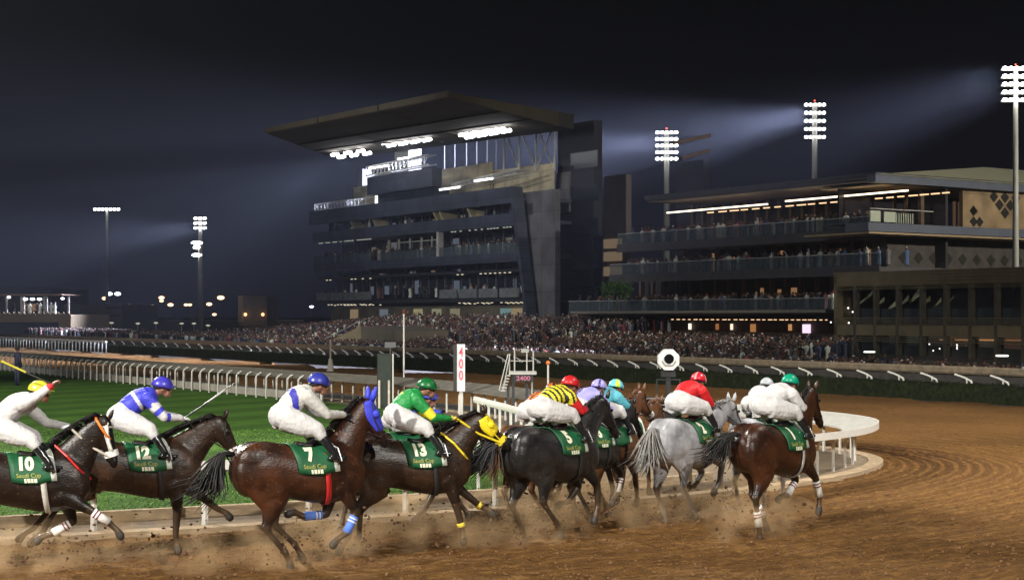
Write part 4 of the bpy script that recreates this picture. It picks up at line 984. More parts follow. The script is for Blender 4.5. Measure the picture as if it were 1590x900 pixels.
# glazed storeys
for i, (z0, z1, tt) in enumerate(((Z['f2t'], Z['f1b'], 3.0), (Z['bt'] - 1.2, Z['f2b'], 5.), (Z['l2'], Z['bb'] - 1.1, 4.), (Z['xt'] - .6, Z['l2'] - .3, 4.))):
    g = MB(); k = 26
    for j in range(k):
        a = rl + (rrg - rl) * (j + .04) / k; b_ = rl + (rrg - rl) * (j + .96) / k; g.box(a, b_, T0 + tt, T0 + tt + .05, z0 + .05, z1 - .05)
    gr.part(g, 'window_band', GLS)
    g = MB()
    for j in range(k + 1):
        a = rl + (rrg - rl) * j / k; g.box(a - .07, a + .07, T0 + tt - .15, T0 + tt, z0, z1)
    gr.split(g, 'mullion', mat('mullion', (.12, .12, .13), .5, .1, 3))
    # lit rooms behind the glass
    for j in range(20):
        if rnd.random() < (.75, .6, .25, .45)[i]:
            a = rl + (rrg - rl) * (rnd.random() * .96); L_ = rnd.uniform(.4, 1.6); h = rnd.uniform(.4, .95)
            gr.part(MB().box(a, a + L_, T0 + tt + 1.0, T0 + tt + 1.1, z0 + .1, z0 + .1 + (z1 - z0 - .3) * h), 'lit_room', rnd.choice([DIMW, emit('dim_blue', (.45, .55, .7), .5), emit('dim_tan', (.5, .38, .24), .6)]))
gr.part(MB().box(rr_(648), rr_(653), T0 + 2.8, T0 + 2.9, Z['f2t'] + .5, Z['f1b'] - .3), 'lit_room', emit('bright_room', (.9, .95, 1), 3)); gr.part(MB().box(rr_(658), rr_(663), T0 + 2.8, T0 + 2.9, Z['f2t'] + .5, Z['f1b'] - .3), 'lit_room', emit('bright_room', (.9, .95, 1), 3))
# tan fins between upper bands and white posts on the balcony
mb = MB()
for px in (546, 580, 675, 684, 728):
    a = rr_(px); mb.hexa([(a, T0 + .2, Z['f2t']), (a + .35, T0 + .2, Z['f2t']), (a + .35, T0 + 2.8, Z['f2t']), (a, T0 + 2.8, Z['f2t'])], [(a - .9, T0 + .2, Z['f1b']), (a - .55, T0 + .2, Z['f1b']), (a - .55, T0 + 2.8, Z['f1b']), (a - .9, T0 + 2.8, Z['f1b'])])
gr.split(mb, 'slanted_fin', TAN)
mb = MB()
for px in (592, 608, 625, 643, 659): a = rr_(px); mb.box(a - .08, a + .08, T0 + 1.0, T0 + 1.2, Z['bt'] + .2, Z['f2b'] - .4)
mb.box(rr_(590), rr_(676), T0 + 1.0, T0 + 1.15, Z['bt'] + 1.0, Z['bt'] + 1.12); a = rr_(677); mb.box(a - .25, a + .25, T0 + .2, T0 + .9, Z['bb'], Z['f2b']); gr.split(mb, 'balcony_frame', STEEL)
# rows of little lamps under the slabs
for z, n, tq, m_, ranges in ((Z['f2b'] - .12, 44, T0 + .5, DIMW, ((490, 572), (690, 795))), (Z['l2'] - .42, 26, T0 + 1.1, WARMD, ((495, 568), (690, 785))), (Z['xb'] - .55, 30, T0 + .9, WARMD, ((495, 570), (695, 805))), (Z['xb'] - .62, 28, T0 + 2.4, WARMD, ((495, 570), (695, 800)))):
    g = MB()
    for a, b_ in ranges:
        k = n // 2
        for j in range(k):
            if rnd.random() < .7: x = rr_(a) + (rr_(b_) - rr_(a)) * j / k; g.box(x, x + .22, tq, tq + .2, z - .04, z + .04)
    gr.part(g, 'ceiling_lamps', emit('row_lamp', (1, .88, .62), 1.0) if m_ is WARMD else emit('row_lamp_pale', (.85, .9, .75), .55))
# right-hand blade wall and side wall
zt = zz(862, 297, T0 + 10)
s0, s1 = rr_(799), rr_(826)
mb = MB(); mb.hexa([(s1 - .2, T0 - .2, -1.2), (s1 + .3, T0 - .2, -1.2), (s1 + .3, T0 + 1, -1.2), (s1 - .2, T0 + 1, -1.2)], [(s0 - .4, T0 - .5, Z['f1t']), (s0 + .1, T0 - .5, Z['f1t']), (s0 + .1, T0 + 1, Z['f1t']), (s0 - .4, T0 + 1, Z['f1t'])])
gr.part(mb, 'blade_wall', FAS)
w1 = RT(862, T0 + 1.5); mb = MB(); mb.box(s0 - .5, w1, T0 + 1.5, T0 + 2.2, -1.2, zz(830, 297, T0 + 1.5)); gr.part(mb, 'side_wall', WALLG)
mb = MB(); mb.box(s0 - .2, RT(826, T0 + 1.4), T0 + 1.4, T0 + 1.48, zz(812, 334, T0 + 1.4), zz(812, 317, T0 + 1.4)); gr.part(mb, 'side_window', DRK)
# upper storeys: tan walls, commentator box, crown of steelwork
zb = Z['f1t']
mb = MB(); mb.box(rr_(672, T0 + 8), RT(760, T0 + 8), T0 + 8, T0 + 8.5, zb, zz(700, 261, T0 + 8)); mb.hexa([(RT(757, T0 + 9), T0 + 9, zb), (RT(861, T0 + 6.5), T0 + 6.5, zb), (RT(861, T0 + 7), T0 + 7, zb), (RT(757, T0 + 9.5), T0 + 9.5, zb)],
   [(RT(757, T0 + 9), T0 + 9, zz(760, 265, T0 + 9)), (RT(861, T0 + 6.5), T0 + 6.5, zz(860, 253, T0 + 6.5)), (RT(861, T0 + 7), T0 + 7, zz(860, 253, T0 + 6.5)), (RT(757, T0 + 9.5), T0 + 9.5, zz(760, 265, T0 + 9))])
gr.part(MB().box(rr_(549, T0 + 4), rr_(582, T0 + 4), T0 + 4, T0 + 5, zb, zz(560, 289, T0 + 4)), 'parapet_wall', TAN); gr.split(mb, 'upper_tan_wall', TAN)
ca, cb_ = RT(570, T0 + 1), RT(671, T0 + 1); z0, z1 = zz(620, 296, T0 + 1), zz(620, 268, T0 + 1)
mb = MB(); mb.box(ca, cb_, T0 + 1, T0 + 2.4, z0, z1); mb.box(ca + .8, cb_ - .8, T0 + 2.2, T0 + 4, Z['f1t'] - .1, z0); gr.part(mb, 'commentary_box', FAS)
mb = MB(); mb.box(ca + 1.5, cb_ - 1.5, T0 + 2.05, T0 + 2.2, Z['f1t'] + .1, z0 - .15); gr.part(mb, 'commentary_window', GLS)
def truss(p, q, h, n, r=.06, dy=1.2):
    g = MB(); p = Vector(p); q = Vector(q); up = Vector((0, 0, h)); bk = Vector((0, dy, 0))
    for o_ in (Vector(), up, bk, up + bk): g.tube([p + o_, q + o_], r, 5)
    for i in range(n):
        a = p.lerp(q, i / n); b_ = p.lerp(q, (i + 1) / n)
        g.tube([a, b_ + up], r * .7, 4); g.tube([a + up, a], r * .7, 4); g.tube([a, a + bk], r * .7, 4); g.tube([a + up, a + up + bk], r * .7, 4); g.tube([a + up, b_ + up + bk], r * .6, 4)
    return g
WST = mat('white_steel', (.66, .65, .60), .5, .08, 3)
gr.part(truss((ca - .3, T0 + 1, z1 + .25), (cb_ - 1, T0 + 1, z1 + .5), 1.2, 16, .07), 'lighting_truss', WST)
gr.part(truss((rl + .5, T0 + .2, zb + .15), (rr_(571), T0 + .2, zb + .15), .9, 16, .06), 'terrace_pergola', WST)
gr.part(truss((rr_(690), T0 + 1, zb + .9), (rr_(792), T0 + 1, zb + 1.6), .55, 14, .06, 2.5), 'terrace_truss', STEEL)
for a, b_, zq in ((573, 605, z1 + 1.0), (618, 638, z1 + 1.6), (683, 716, zb + .75), (737, 767, zb + 1.25)):
    g = MB(); x0, x1 = RT(a, T0 + .8), RT(b_, T0 + .8); k = 5
    for j in range(k): x = x0 + (x1 - x0) * j / k; g.box(x, x + (x1 - x0) / k * .75, T0 + .7, T0 + .8, zq, zq + .22)
    gr.part(g, 'terrace_lamps', emit('terrace_lamp', (.95, .97, 1), 4))
# the roof
tf, tk = 26., 50.
P1, P2 = (415, 208), (700, 152); B1, B2 = (512, 243), (868, 196)
def pt(px, py, t, dz=0): return (RT(px, t), t, HZ(px, py, t) + dz)
A1, A2, C1, C2 = pt(*P1, tf), pt(*P2, tf), pt(*B1, tk), pt(*B2, tk)
C3 = pt(1010, 214, 62)
m_roof = mat('roof_soffit', (.060, .048, .030), .75, .2, .25); mb = MB()
k = 3
for i in range(k):
    u0, u1 = i / k + (.004 if i else 0), (i + 1) / k - (.004 if i < 2 else 0)
    L3 = lambda p, q, u: tuple(p[j] + (q[j] - p[j]) * u for j in range(3)); up = lambda p, d: (p[0], p[1], p[2] + d)
    a, b_, c, d_ = L3(A1, A2, u0), L3(A1, A2, u1), L3(C1, C2, u1), L3(C1, C2, u0)
    gr.part(MB().hexa([a, b_, c, d_], [up(a, .5), up(b_, .5), up(c, 1.6), up(d_, 1.6)]), 'roof_panel', m_roof)
    gr.part(MB().hexa([up(a, .05), up(b_, .05), up((b_[0], b_[1] - .3, b_[2]), .05), up((a[0], a[1] - .3, a[2]), .05)], [up(a, .65), up(b_, .65), up((b_[0], b_[1] - .3, b_[2]), .65), up((a[0], a[1] - .3, a[2]), .65)]), 'roof_edge', mat('roof_edge', (.055, .046, .032), .7, .2, .5))
D1 = (C1[0] + .4, 52., C1[2] - .2); D2 = (C2[0], 52., C2[2] - .2)
gr.part(MB().hexa([C1, C2, D2, D1], [up(C1, 1.6), up(C2, 1.6), up(D2, 1.6), up(D1, 1.6)]), 'roof_rear', mat('roof_rear_dark', (.018, .016, .013), .8, .2, .4))
for t_ in (.42, .70):   # long seams across the soffit
    a, b_ = tuple(A1[j] + (C1[j] - A1[j]) * t_ for j in range(3)), tuple(A2[j] + (C2[j] - A2[j]) * t_ for j in range(3))
    gr.part(MB().tube([up(a, -.02), up(b_, -.02)], .09, 4), 'soffit_rib', mat('rib_dark', (.03, .027, .022), .8, .1, 1))
# steelwork between roof and wall
mb = MB(); xs = [(782, 213), (806, 211), (832, 209), (861, 207)]
for i, (px, py) in enumerate(xs):
    p = Vector((RT(px, T0 + 7), T0 + 7, zz(px, 258, T0 + 7) - .5)); q = Vector((p.x, p.y, HZ(px, py - 4, T0 + 7) + 1)); mb.tube([p, q], .13, 6)
    if i:
        if i == 3: mb.tube([p, q0], .10, 5); mb.tube([q, p0], .10, 5)
        else: mb.tube([q0, p], .10, 5)
    p0, q0 = p, q
gr.part(mb, 'roof_bracing', STEEL)
for px in (690, 706, 724, 740, 756, 770):
    p = Vector((RT(px, T0 + 12), T0 + 12, zz(px, 262, T0 + 12) - 1)); gr.part(MB().tube([p, (p.x, p.y, HZ(px, 205, T0 + 12))], .09, 5), 'roof_prop', mat('prop_dark', (.12, .12, .13), .6, .1, 2))
mb = MB(); mb.box(RT(613, T0 + 4), RT(634, T0 + 4), T0 + 4, T0 + 6, z1, HZ(620, 224, T0 + 4)); gr.part(mb, 'lift_tower', mat('pale_tower', (.42, .41, .36), .6, .1, .8))
mb = MB(); x = RT(558, T0 + 6); mb.box(x - .7, x + .9, T0 + 6, T0 + 7.5, zb, HZ(558, 263, T0 + 6)); gr.part(mb, 'side_mast', mat('prop_grey', (.13, .135, .15), .6, .1, 2))
# floodlights under the roof
def roof_lamps(px0, py0, px1, py1, n, t):
    for i in range(n):
        for j in range(2):
            px = px0 + (px1 - px0) * (i + .5 * j) / n; py = py0 + (py1 - py0) * (i + .5 * j) / n + 5 * j
            r = RT(px, t - j * 1.2); zq = HZ(px, py, t - j * 1.2); hd = MB(); hd.chain([(r - .75, t - j * 1.2, zq), (r + .75, t - j * 1.2, zq)], [(.20, .26)] * 2, 10, (0, 1, 0))
            gr.part(hd, 'floodlight', emit('roof_lamp', (.95, .96, 1), 16))
roof_lamps(520, 240, 580, 232, 3, 46); roof_lamps(598, 222, 672, 211, 4, 46); roof_lamps(720, 209, 795, 197, 4, 46)
# things hung on the ground floor
gfl = MB(); gfl.box(rl, rrg, T0 + 3.0, T0 + 3.2, .2, Z['xb'] - .8); gr.part(gfl, 'ground_floor_wall', mat('ground_floor', (.12, .105, .07), .7, .4, .35))
for px, c_ in ((515, (.5, .36, .2)), (612, (.6, .55, .3)), (640, (.5, .48, .3)), (668, (.45, .4, .25)), (745, (.3, .5, .5)), (762, (.6, .45, .25)), (560, (.25, .3, .35))):
    a = rr_(px); gr.part(MB().box(a, a + 2.2, T0 + 2.85, T0 + 2.95, 1.6, Z['xb'] - 1.2), 'doorway', emit('door_%d' % px, c_, .4))
# ---------- stair tower block to its right
sb = SB('stair_tower', RT(895, 58), 58, 'dark concrete stair tower between the two stands', 'tower')
ht = HZ(900, 190, 58)
mb = MB(); mb.box(RT(866, 58), RT(922, 58), 58, 59.2, -1.2, ht); sb.part(mb, 'shaft', mat('tower_dark', (.016, .017, .026), .7, .25, .5))
mb = MB(); mb.box(RT(864, 57.7), RT(883, 57.7), 57.7, 58, HZ(870, 330, 57.7), HZ(870, 268, 57.7)); sb.part(mb, 'pale_panel', WALLG)
for i in range(5): 
    z0 = HZ(900, 470 - i * 52, 57.8); sb.part(MB().box(RT(886, 57.9), RT(928, 57.9), 57.9, 58, z0, z0 + 1.9), 'window', mat('tower_window', (.012, .014, .022), .25, .2, 3, spec=.6))
sb = SB('concrete_slab_tower', RT(957, 64), 64, 'plain tan slab of a lift shaft with lit landings', 'tower')
mb = MB(); mb.box(RT(938, 64), RT(972, 64), 64, 64.8, -1.2, HZ(957, 272, 64)); sb.part(mb, 'shaft', mat('slab_tan', (.15, .125, .105), .7, .15, .4))
for py in (372, 392, 415): sb.part(MB().box(RT(937, 63.6), RT(962, 63.6), 63.6, 64, HZ(950, py, 63.6) - 1, HZ(950, py, 63.6) + .1), 'landing', emit('landing_warm', (.62, .44, .26), .22))
sb = SB('distant_stand_frame', RT(1080, 95), 95, 'dim roof frame of a farther stand behind the light tower', 'building')
mb = MB(); mb.box(RT(1050, 95), RT(1092, 95), 95, 96, -1, HZ(1075, 250, 95)); sb.part(mb, 'wall', DRK)
for py, a, b_ in ((213, 1046, 1104), (236, 1060, 1102)): sb.part(MB().hexa([pt(a, py + 12, 95), pt(b_, py, 95), pt(b_, py, 104), pt(a, py + 12, 104)], [pt(a, py + 12, 95, .5), pt(b_, py, 95, .5), pt(b_, py, 104, .5), pt(a, py + 12, 104, .5)]), 'roof_slab', mat('frame_tan', (.24, .15, .09), .7, .2, .5))

# ---------- the long balcony stand on the right, t = 50, end wall at px 1370
bs = SB('balcony_stand', RT(1200, 50), 50, 'long low stand with three crowded balconies and warm strip lights', 'grandstand')
re_ = RT(1368, 50)
lv = [dict(z=(HZ(1077, 373, 50) + HZ(1300, 353, 50)) / 2 - .25, l=960), dict(z=HZ(1077, 424, 50), l=948), dict(z=HZ(1077, 484, 50), l=884)]
zr = (HZ(1005, 318, 50) + HZ(1300, 281, 50)) / 2
ZL = [d['z'] for d in lv] + [zr]
roofb = MB().box(RT(1003, 49), re_ + .5, 49, 76, zr, zr + .55); bs.part(roofb, 'roof', mat('stand_roof', (.06, .058, .06), .7, .2, .5))
mb = MB().box(RT(1003, 49), re_ + .5, 48.8, 49, zr + .05, zr + .5); bs.part(mb, 'roof_fascia', SLAB)
bs.part(MB().box(RT(1003, 49), re_, 49.2, 56, zr - .12, zr - .02), 'roof_soffit', SOFF)
for i, d in enumerate(lv):
    ll = RT(d['l'], 50)
    bs.part(MB().box(ll, re_, 50, 58, d['z'] - .35, d['z']), 'balcony_slab', SLAB)
    bs.part(MB().box(ll, re_, 49.8, 50, d['z'] - .7, d['z'] + .12), 'slab_fascia', mat('fascia_dark', (.055, .052, .058), .6, .15, .7))
    g = MB(); k = 34 if i < 2 else 44
    for j in range(k):
        a = ll + (re_ - ll) * (j + .03) / k; b_ = ll + (re_ - ll) * (j + .97) / k; g.box(a, b_, 49.9, 49.94, d['z'] + .12, d['z'] + 1.15)
    bs.part(g, 'glass_balustrade', BALU)
    bs.part(MB().box(ll, re_, 49.87, 49.96, d['z'] + 1.15, d['z'] + 1.21), 'handrail', STEEL)
    top = (zr if i == 0 else lv[i - 1]['z'] - .35); g = MB()
    for j in range(20):
        a = ll + 4 + (re_ - ll - 4) * j / 20; g.box(a - .18, a + .18, 56.5, 56.9, d['z'], top)
    bs.split(g, 'column', mat('column_brown', (.11, .075, .05), .7, .2, 2))
    bs.part(MB().box(ll + 3, re_, 58, 58.3, d['z'], top), 'back_wall', mat('back_wall_dark', (.030, .027, .030), .7, .3, .8))
    for q in range(14):
        a = ll + 5 + (re_ - ll - 8) * rnd.random(); bs.part(MB().box(a, a + rnd.uniform(.3, 1.0), 57.85, 57.95, d['z'] + .2, d['z'] + rnd.uniform(1.2, 2.4)), 'doorway', emit('door_warm', (.5, .26, .12), .45))
    bs.part(MB().box(ll + 2, re_, 50.1, 58, d['z'] - .42, d['z'] - .36), 'slab_soffit', SOFF)
# the broken warm strip lights below each slab
def strips(px0, py0, px1, py1, t, n, m_, hh=.09, gap=.12, parent=bs, nm='strip_light'):
    g = MB()
    for j in range(n):
        u0, u1 = j / n, (j + 1 - gap - rnd.random() * gap) / n
        a = pt(px0 + (px1 - px0) * u0, py0 + (py1 - py0) * u0, t); b_ = pt(px0 + (px1 - px0) * u1, py0 + (py1 - py0) * u1, t)
        z = (pt(px0, py0, t)[2] + pt(px1, py1, t)[2]) / 2; g.box(a[0], b_[0], t, t + .15, z, z + hh)
    if n < 30: parent.split(g, nm, m_)
    else: parent.part(g, 'canopy_lamps', m_)['kind'] = 'stuff'
STR = emit('strip_warm', (1, .80, .55), 4.2); STR2 = emit('strip_warm_dim', (1, .62, .33), 1.5)
strips(1035, 332, 1191, 317, 50.6, 6, STR, .12, .01); strips(1219, 314, 1409, 296, 50.6, 6, STR, .12, .01); strips(1098, 332, 1480, 298, 54, 22, STR2, .10, .25)
strips(1020, 383, 1150, 376, 50.6, 12, STR, .10, .05); strips(1178, 374, 1336, 364, 50.6, 14, STR, .10, .05)
strips(980, 438, 1106, 434, 50.6, 14, STR2, .10, .2); strips(1132, 433, 1288, 428, 50.6, 18, STR2, .10, .2)
strips(935, 493, 1290, 494, 50.6, 46, STR2, .10, .3); strips(935, 496, 1290, 497, 53, 40, STR2, .08, .4)
# ground floor under the canopy
gl = RT(930, 56); bs.part(MB().box(gl, re_, 56, 56.3, -1.2, lv[2]['z'] - .4), 'ground_floor_wall', mat('ground_brown', (.075, .045, .028), .7, .4, .5))
for px, w_, c_, s_ in ((1008, .5, (1, .4, .12), .5), (1112, .3, (1, .4, .12), .3), (1166, .6, (1, .45, .15), .35), (1247, .9, (.9, .7, .9), 1.2), (1070, .25, (1, .9, .7), 1.5), (1135, .2, (1, .8, .6), 1.2), (1225, .3, (1, .5, .2), .5)):
    a = RT(px, 55.8); bs.part(MB().box(a, a + w_, 55.7, 55.9, .8 if w_ > .4 else 1.9, 2.5), 'lit_panel', emit('panel_%d' % px, c_, s_))
cn = pt(886, 486, 42); c2 = pt(935, 494, 49); mb = MB().hexa([pt(886, 487, 43), (re_, 43.5, cn[2]), (re_, 50, cn[2] - .1), pt(935, 493, 50)], [pt(886, 487, 43, .25), (re_, 43.5, cn[2] + .25), (re_, 50, cn[2] + .25), pt(935, 493, 50, .3)])
bs.part(mb, 'canopy', mat('canopy_white', (.30, .27, .22), .6, .1, .8))
# ---------- its end: the pavilion corner with the hipped roof and the lattice wall
ep = SB('corner_pavilion', RT(1400, 50), 50, 'tan corner pavilion with lattice screens, hipped roof and white terrace rail', 'building')
r1 = re_; L = 44
rt_ = HZ(1369, 273, 50)
eav = MB().box(r1 - .2, r1 + .8, 48.5, 50 + L, rt_ - .62, rt_); ep.part(eav, 'eaves_fascia', mat('eaves_blue', (.11, .125, .16), .5, .12, .8))
def RTe(px, r):  # t where the plane r = const crosses pixel column px
    k = (px - CX) / FPX; return (k * (O.y + E.y * r) - O.x - E.x * r) / (N.x - k * N.y)
def zat(px, py, r, t): q_ = F(r, t); return CAMH + (HY - py) * q_.y / FPX
ra = r1 - 5.; ta_ = RTe(1528, ra); za = zat(1528, 259.5, ra, ta_)
mb = MB(); mb.add([(r1 - .3, 48.4, rt_ + .01), (r1 + .9, 48.4, rt_ + .01), (r1 + .9, 50 + L, rt_ + .01), (ra, ta_, za), (ra, 50 + L, za), (r1 - 11, 48.4, rt_ + .01)], [(0, 1, 3), (1, 2, 4, 3), (5, 0, 3)])
ep.part(mb, 'hipped_roof', mat('roof_pale', (.42, .42, .30), .6, .06, .8))
ep.part(MB().box(r1 - 7, r1, 50, 50 + L, rt_ - .72, rt_ - .64), 'eaves_soffit', mat('soffit_tan', (.36, .27, .16), .7, .1, .8))
zf = HZ(1345, 349, 50) ; wz0, wz1 = zf + .1, rt_ - .75
tl0 = 50 + 12.5

tA = RTe(1495, r1); tB = RTe(1700, r1)
ep.part(MB().box(r1 - .4, r1, tA, tB, wz0, wz1), 'lattice_wall', panelled('wall_tan', (.33, .235, .13), 3.0, 2.8, .7))
dm = mat('lattice_opening', (.030, .028, .024), .4, .2, 2); g = MB(); hh = wz1 - wz0; w_ = hh * .20
def dia(tc_, zc, s=1.0):
    g.box(0, 0, 0, 0, 0, 0) if False else None
    v = [(r1 + .012, tc_, zc - w_ * s), (r1 + .012, tc_ + w_ * s * 1.15, zc), (r1 + .012, tc_, zc + w_ * s), (r1 + .012, tc_ - w_ * s * 1.15, zc)]
    v2 = [(r1 + .03, b, c) for a, b, c in v]; g.add(v + v2, [(0, 1, 2, 3), (4, 5, 6, 7), (0, 1, 5, 4), (1, 2, 6, 5), (2, 3, 7, 6), (3, 0, 4, 7)])
tp = tA + 1.4
while tp < tB:
    for (dt, dz) in ((0, .10), (0, .5 - .10), (1.3, .10), (0.0, .40)): 
        dia(tp + dt * .6, wz0 + hh * (dz + .05), .74)
    q = tp + 4.2
    for (dt, dz) in ((-1.5, .88), (0, .88), (1.5, .88), (-.75, .66), (.75, .66), (0, .44)): dia(q + dt, wz0 + hh * dz, .82)
    tp += 7.6
ep.split(g, 'lattice_opening', dm)
tD = RTe(1432, r1)
ep.part(MB().box(r1 - 5, r1 - 4.8, 50, tA, wz0, wz1), 'recess_glazing', mat('recess_dark', (.020, .018, .024), .3, .3, 1.5))
g = MB()
for px in (1440, 1450, 1462, 1480, 1488): a = RTe(px, r1 - 4.7); g.box(r1 - 4.75, r1 - 4.6, a, a + .25, wz0 + .2, wz1 - .5)
ep.split(g, 'lit_curtain', emit('curtain_warm', (.45, .25, .14), .16))
ep.part(MB().box(r1 - 1, r1 + 1.6, 46.8, 50 + L, zf - .75, zf - .05), 'terrace_fascia', mat('eaves_blue', (.11, .125, .16), .5, .12, .8))
ep.part(MB().box(r1 - 6, r1 + 1.5, 47, 50 + L, zf - .95, zf - .8), 'terrace_soffit', mat('soffit_tan', (.36, .27, .16), .7, .1, .8))
ep.part(MB().box(r1 - 4, r1 + .1, 47.3, 50 + L, zf - .04, zf + .02), 'terrace_floor', WALLG)
tr1 = RTe(1372, r1 + 1.4); tr2 = RTe(1390, r1 + 1.4); tr3 = RTe(1420, r1 + 1.4); GRN = mat('terrace_white', (.42, .46, .36), .6, .06, 2)
ep.part(MB().box(r1 + 1.35, r1 + 1.45, 47.2, tr1 - .4, zf + .05, zf + .95), 'terrace_panel', GRN); ep.part(MB().box(r1 + 1.35, r1 + 1.45, tr1, tr2, zf + .05, zf + .9), 'terrace_panel', GRN)
g = MB(); a = tr2 + .1
while a < tr3: g.box(r1 + 1.37, r1 + 1.43, a, a + .09, zf, zf + .85); a += .28
ep.part(g, 'terrace_pickets', GRN); ep.part(MB().box(r1 + 1.3, r1 + 1.5, 47.2, RTe(1428, r1), zf + 1.08, zf + 1.15), 'terrace_handrail', STEEL)
ep.part(MB().box(r1 - 3, r1 - 1.2, 52, 50 + L, -1.2, zf - .95), 'lower_wall', mat('lower_pattern_wall', (.060, .052, .045), .75, .25, 1.2))
g = MB(); q = 54.; 
_g = g
while q < 90:
    for dz in (.3, .55, .8):
        zc = (zf - 1) * dz + .3; v = [(r1 - 1.18, q, zc - .5), (r1 - 1.18, q + .6, zc), (r1 - 1.18, q, zc + .5), (r1 - 1.18, q - .6, zc)]; v2 = [(r1 - 1.15, b, c) for a_, b, c in v]
        g.add(v + v2, [(0, 1, 2, 3), (4, 5, 6, 7), (0, 1, 5, 4), (1, 2, 6, 5), (2, 3, 7, 6), (3, 0, 4, 7)])
    q += 1.9
ep.split(g, 'lower_diamond', dm)

# ---------- two-storey louvred pavilion nearest the track, t = 38
lp = SB('louvred_pavilion', RT(1450, 38), 38, 'two storey tan pavilion wrapped in horizontal louvres', 'pavilion')
l0, l1 = RT(1295, 38), RT(1720, 38); zt_ = (HZ(1295, 424, 38) + HZ(1590, 413, 38)) / 2
zm0, zm1 = HZ(1450, 522, 38), HZ(1450, 505, 38); LT = mat('louvre_tan', (.25, .20, .11), .7, .2, .8)
zu = HZ(1450, 442, 38)
lp.part(MB().box(l0, l1, 38, 38.3, zu, zt_), 'parapet', LT)
g = MB()
for z in np.arange(zu - .25, zu - .02, .12): g.box(l0, l1, 37.92, 37.98, z, z + .045)
for z in np.arange(zm1 + .05, zm1 + .5, .15): g.box(l0, l1, 37.92, 37.98, z, z + .045)
for z in np.arange(zm0 - .45, zm0, .15): g.box(l0, l1, 37.92, 37.98, z, z + .045)
for z in np.arange(zu + .1, zt_, .22): g.box(l0, l1, 37.90, 37.97, z, z + .05)
lp.part(g, 'louvres', LT); lp.part(MB().box(l0, l1, 38, 38.3, zm0, zm1), 'floor_band', LT)
for i, px in enumerate((1327, 1358, 1393, 1430, 1467, 1506, 1546, 1588)):
    a = RT(px, 38); lp.part(MB().box(a - .13, a + .13, 37.98, 38.4, -1.2, zu), 'column', mat('column_tan', (.11, .095, .065), .7, .2, 1))
lp.part(MB().box(l0, l0 + .3, 38, 52, -1.2, zt_), 'end_wall', LT)
lp.part(MB().box(l0 + .3, l1, 44, 44.2, -1.2, zt_ - .1), 'inner_wall', mat('inner_dark', (.022, .022, .024), .6, .4, .6)); lp.part(MB().box(l0, l1, 38.3, 46, zt_ - .15, zt_ - .02), 'roof_deck', DRK); lp.part(MB().box(l0 + .3, l1, 38.4, 44, zm0 + .05, zm1 - .05), 'floor', DRK)
g = MB()
for i, px in enumerate((1336, 1372, 1409, 1446, 1484, 1522, 1562)):
    a, b_ = RT(px - 4, 38.6), RT(px + 20, 38.6); g.box(a, b_, 38.55, 38.6, zm1 + .05, zm1 + 1.2)
lp.part(g, 'balcony_glass', BALU)
cpx = [1295, 1327, 1358, 1393, 1430, 1467, 1506, 1546, 1588]
for a_, b2 in zip(cpx, cpx[1:]):
    lp.part(MB().box(RT(a_, 38) + .2, RT(b2, 38) - .2, 38.5, 38.53, -1.1, zm0 - .1), 'glass_pane', glass('pavilion_glass', (.10, .12, .12), .35)); lp.part(MB().box(RT(a_, 43.9) + .1, RT(b2, 43.9) - .1, 43.85, 43.9, zm1 + .1, zu - .3), 'rear_pane', mat('rear_pane', (.06, .065, .07), .15, .3, 1.5, spec=.7))
SH = mat('sun_sail', (.62, .64, .36), .7, .1, 1)  # slanted reflections on the upper storey, put in as pale panels
for (x0, y0, x1, y1, wd) in ((1328, 476, 1357, 449, 6), (1361, 473, 1373, 461, 7), (1378, 479, 1394, 464, 9), (1398, 472, 1412, 456, 9), (1412, 468, 1428, 445, 14), (1432, 471, 1444, 459, 8), (1449, 477, 1461, 462, 6), (1472, 470, 1481, 458, 3)):
    a = pt(x0, y0, 39.2); b_ = pt(x1, y1, 39.2); c = pt(x1, y1 + wd, 39.2); d_ = pt(x0, y0 + wd * .25, 39.2); sh_ = lambda p: (p[0], p[1] + .06, p[2])
    lp.part(MB().hexa([a, b_, sh_(b_), sh_(a)][::-1], [d_, c, sh_(c), sh_(d_)][::-1]), 'sun_sail', SH)
for px in (1458, 1495, 1532, 1572): a = pt(px, 436, 38.6); lp.part(MB().box(a[0] - .45, a[0] + .45, 38.7, 38.9, a[2] - .04, a[2] + .05), 'ceiling_lamp', emit('ceil_pale', (1, .8, .5), .6))
for px, w_, s_ in ((1461, .15, .8), (1492, .55, .7), (1531, .6, 1.0), (1572, .6, .55)): a = pt(px, 528, 39.5); lp.part(MB().box(a[0] - w_, a[0] + w_, 39.5, 39.7, a[2] - .03, a[2] + .06), 'ceiling_lamp', emit('ceil_orange_%d' % px, (1, .45, .16), s_))
for px, py in ((1317, 478), (1324, 484), (1290, 500), (1318, 501), (1458, 507), (1443, 534), (1449, 544), (1459, 541), (1486, 535), (1486, 541), (1486, 538)):
    a = pt(px, py, 38.9); lp.part(MB().ball((a[0], a[1], a[2]), .055, 8, 6), 'small_lamp', emit('point_white', (1, .95, .9), 4))
for px, w_, c_ in ((1305, .6, (.03, .10, .08)), (1345, .6, (.06, .06, .05)), (1380, .6, (.03, .035, .035)), (1418, .5, (.04, .05, .04)), (1455, .7, (.05, .04, .035)), (1490, .8, (.10, .06, .035)), (1535, .8, (.10, .07, .05)), (1575, .8, (.12, .055, .03))):
    a = RT(px, 43.8); lp.part(MB().box(a - w_, a + w_, 43.7, 43.8, -1, zm0 - .1), 'lit_bay', emit('bay_%d' % px, c_, .5))
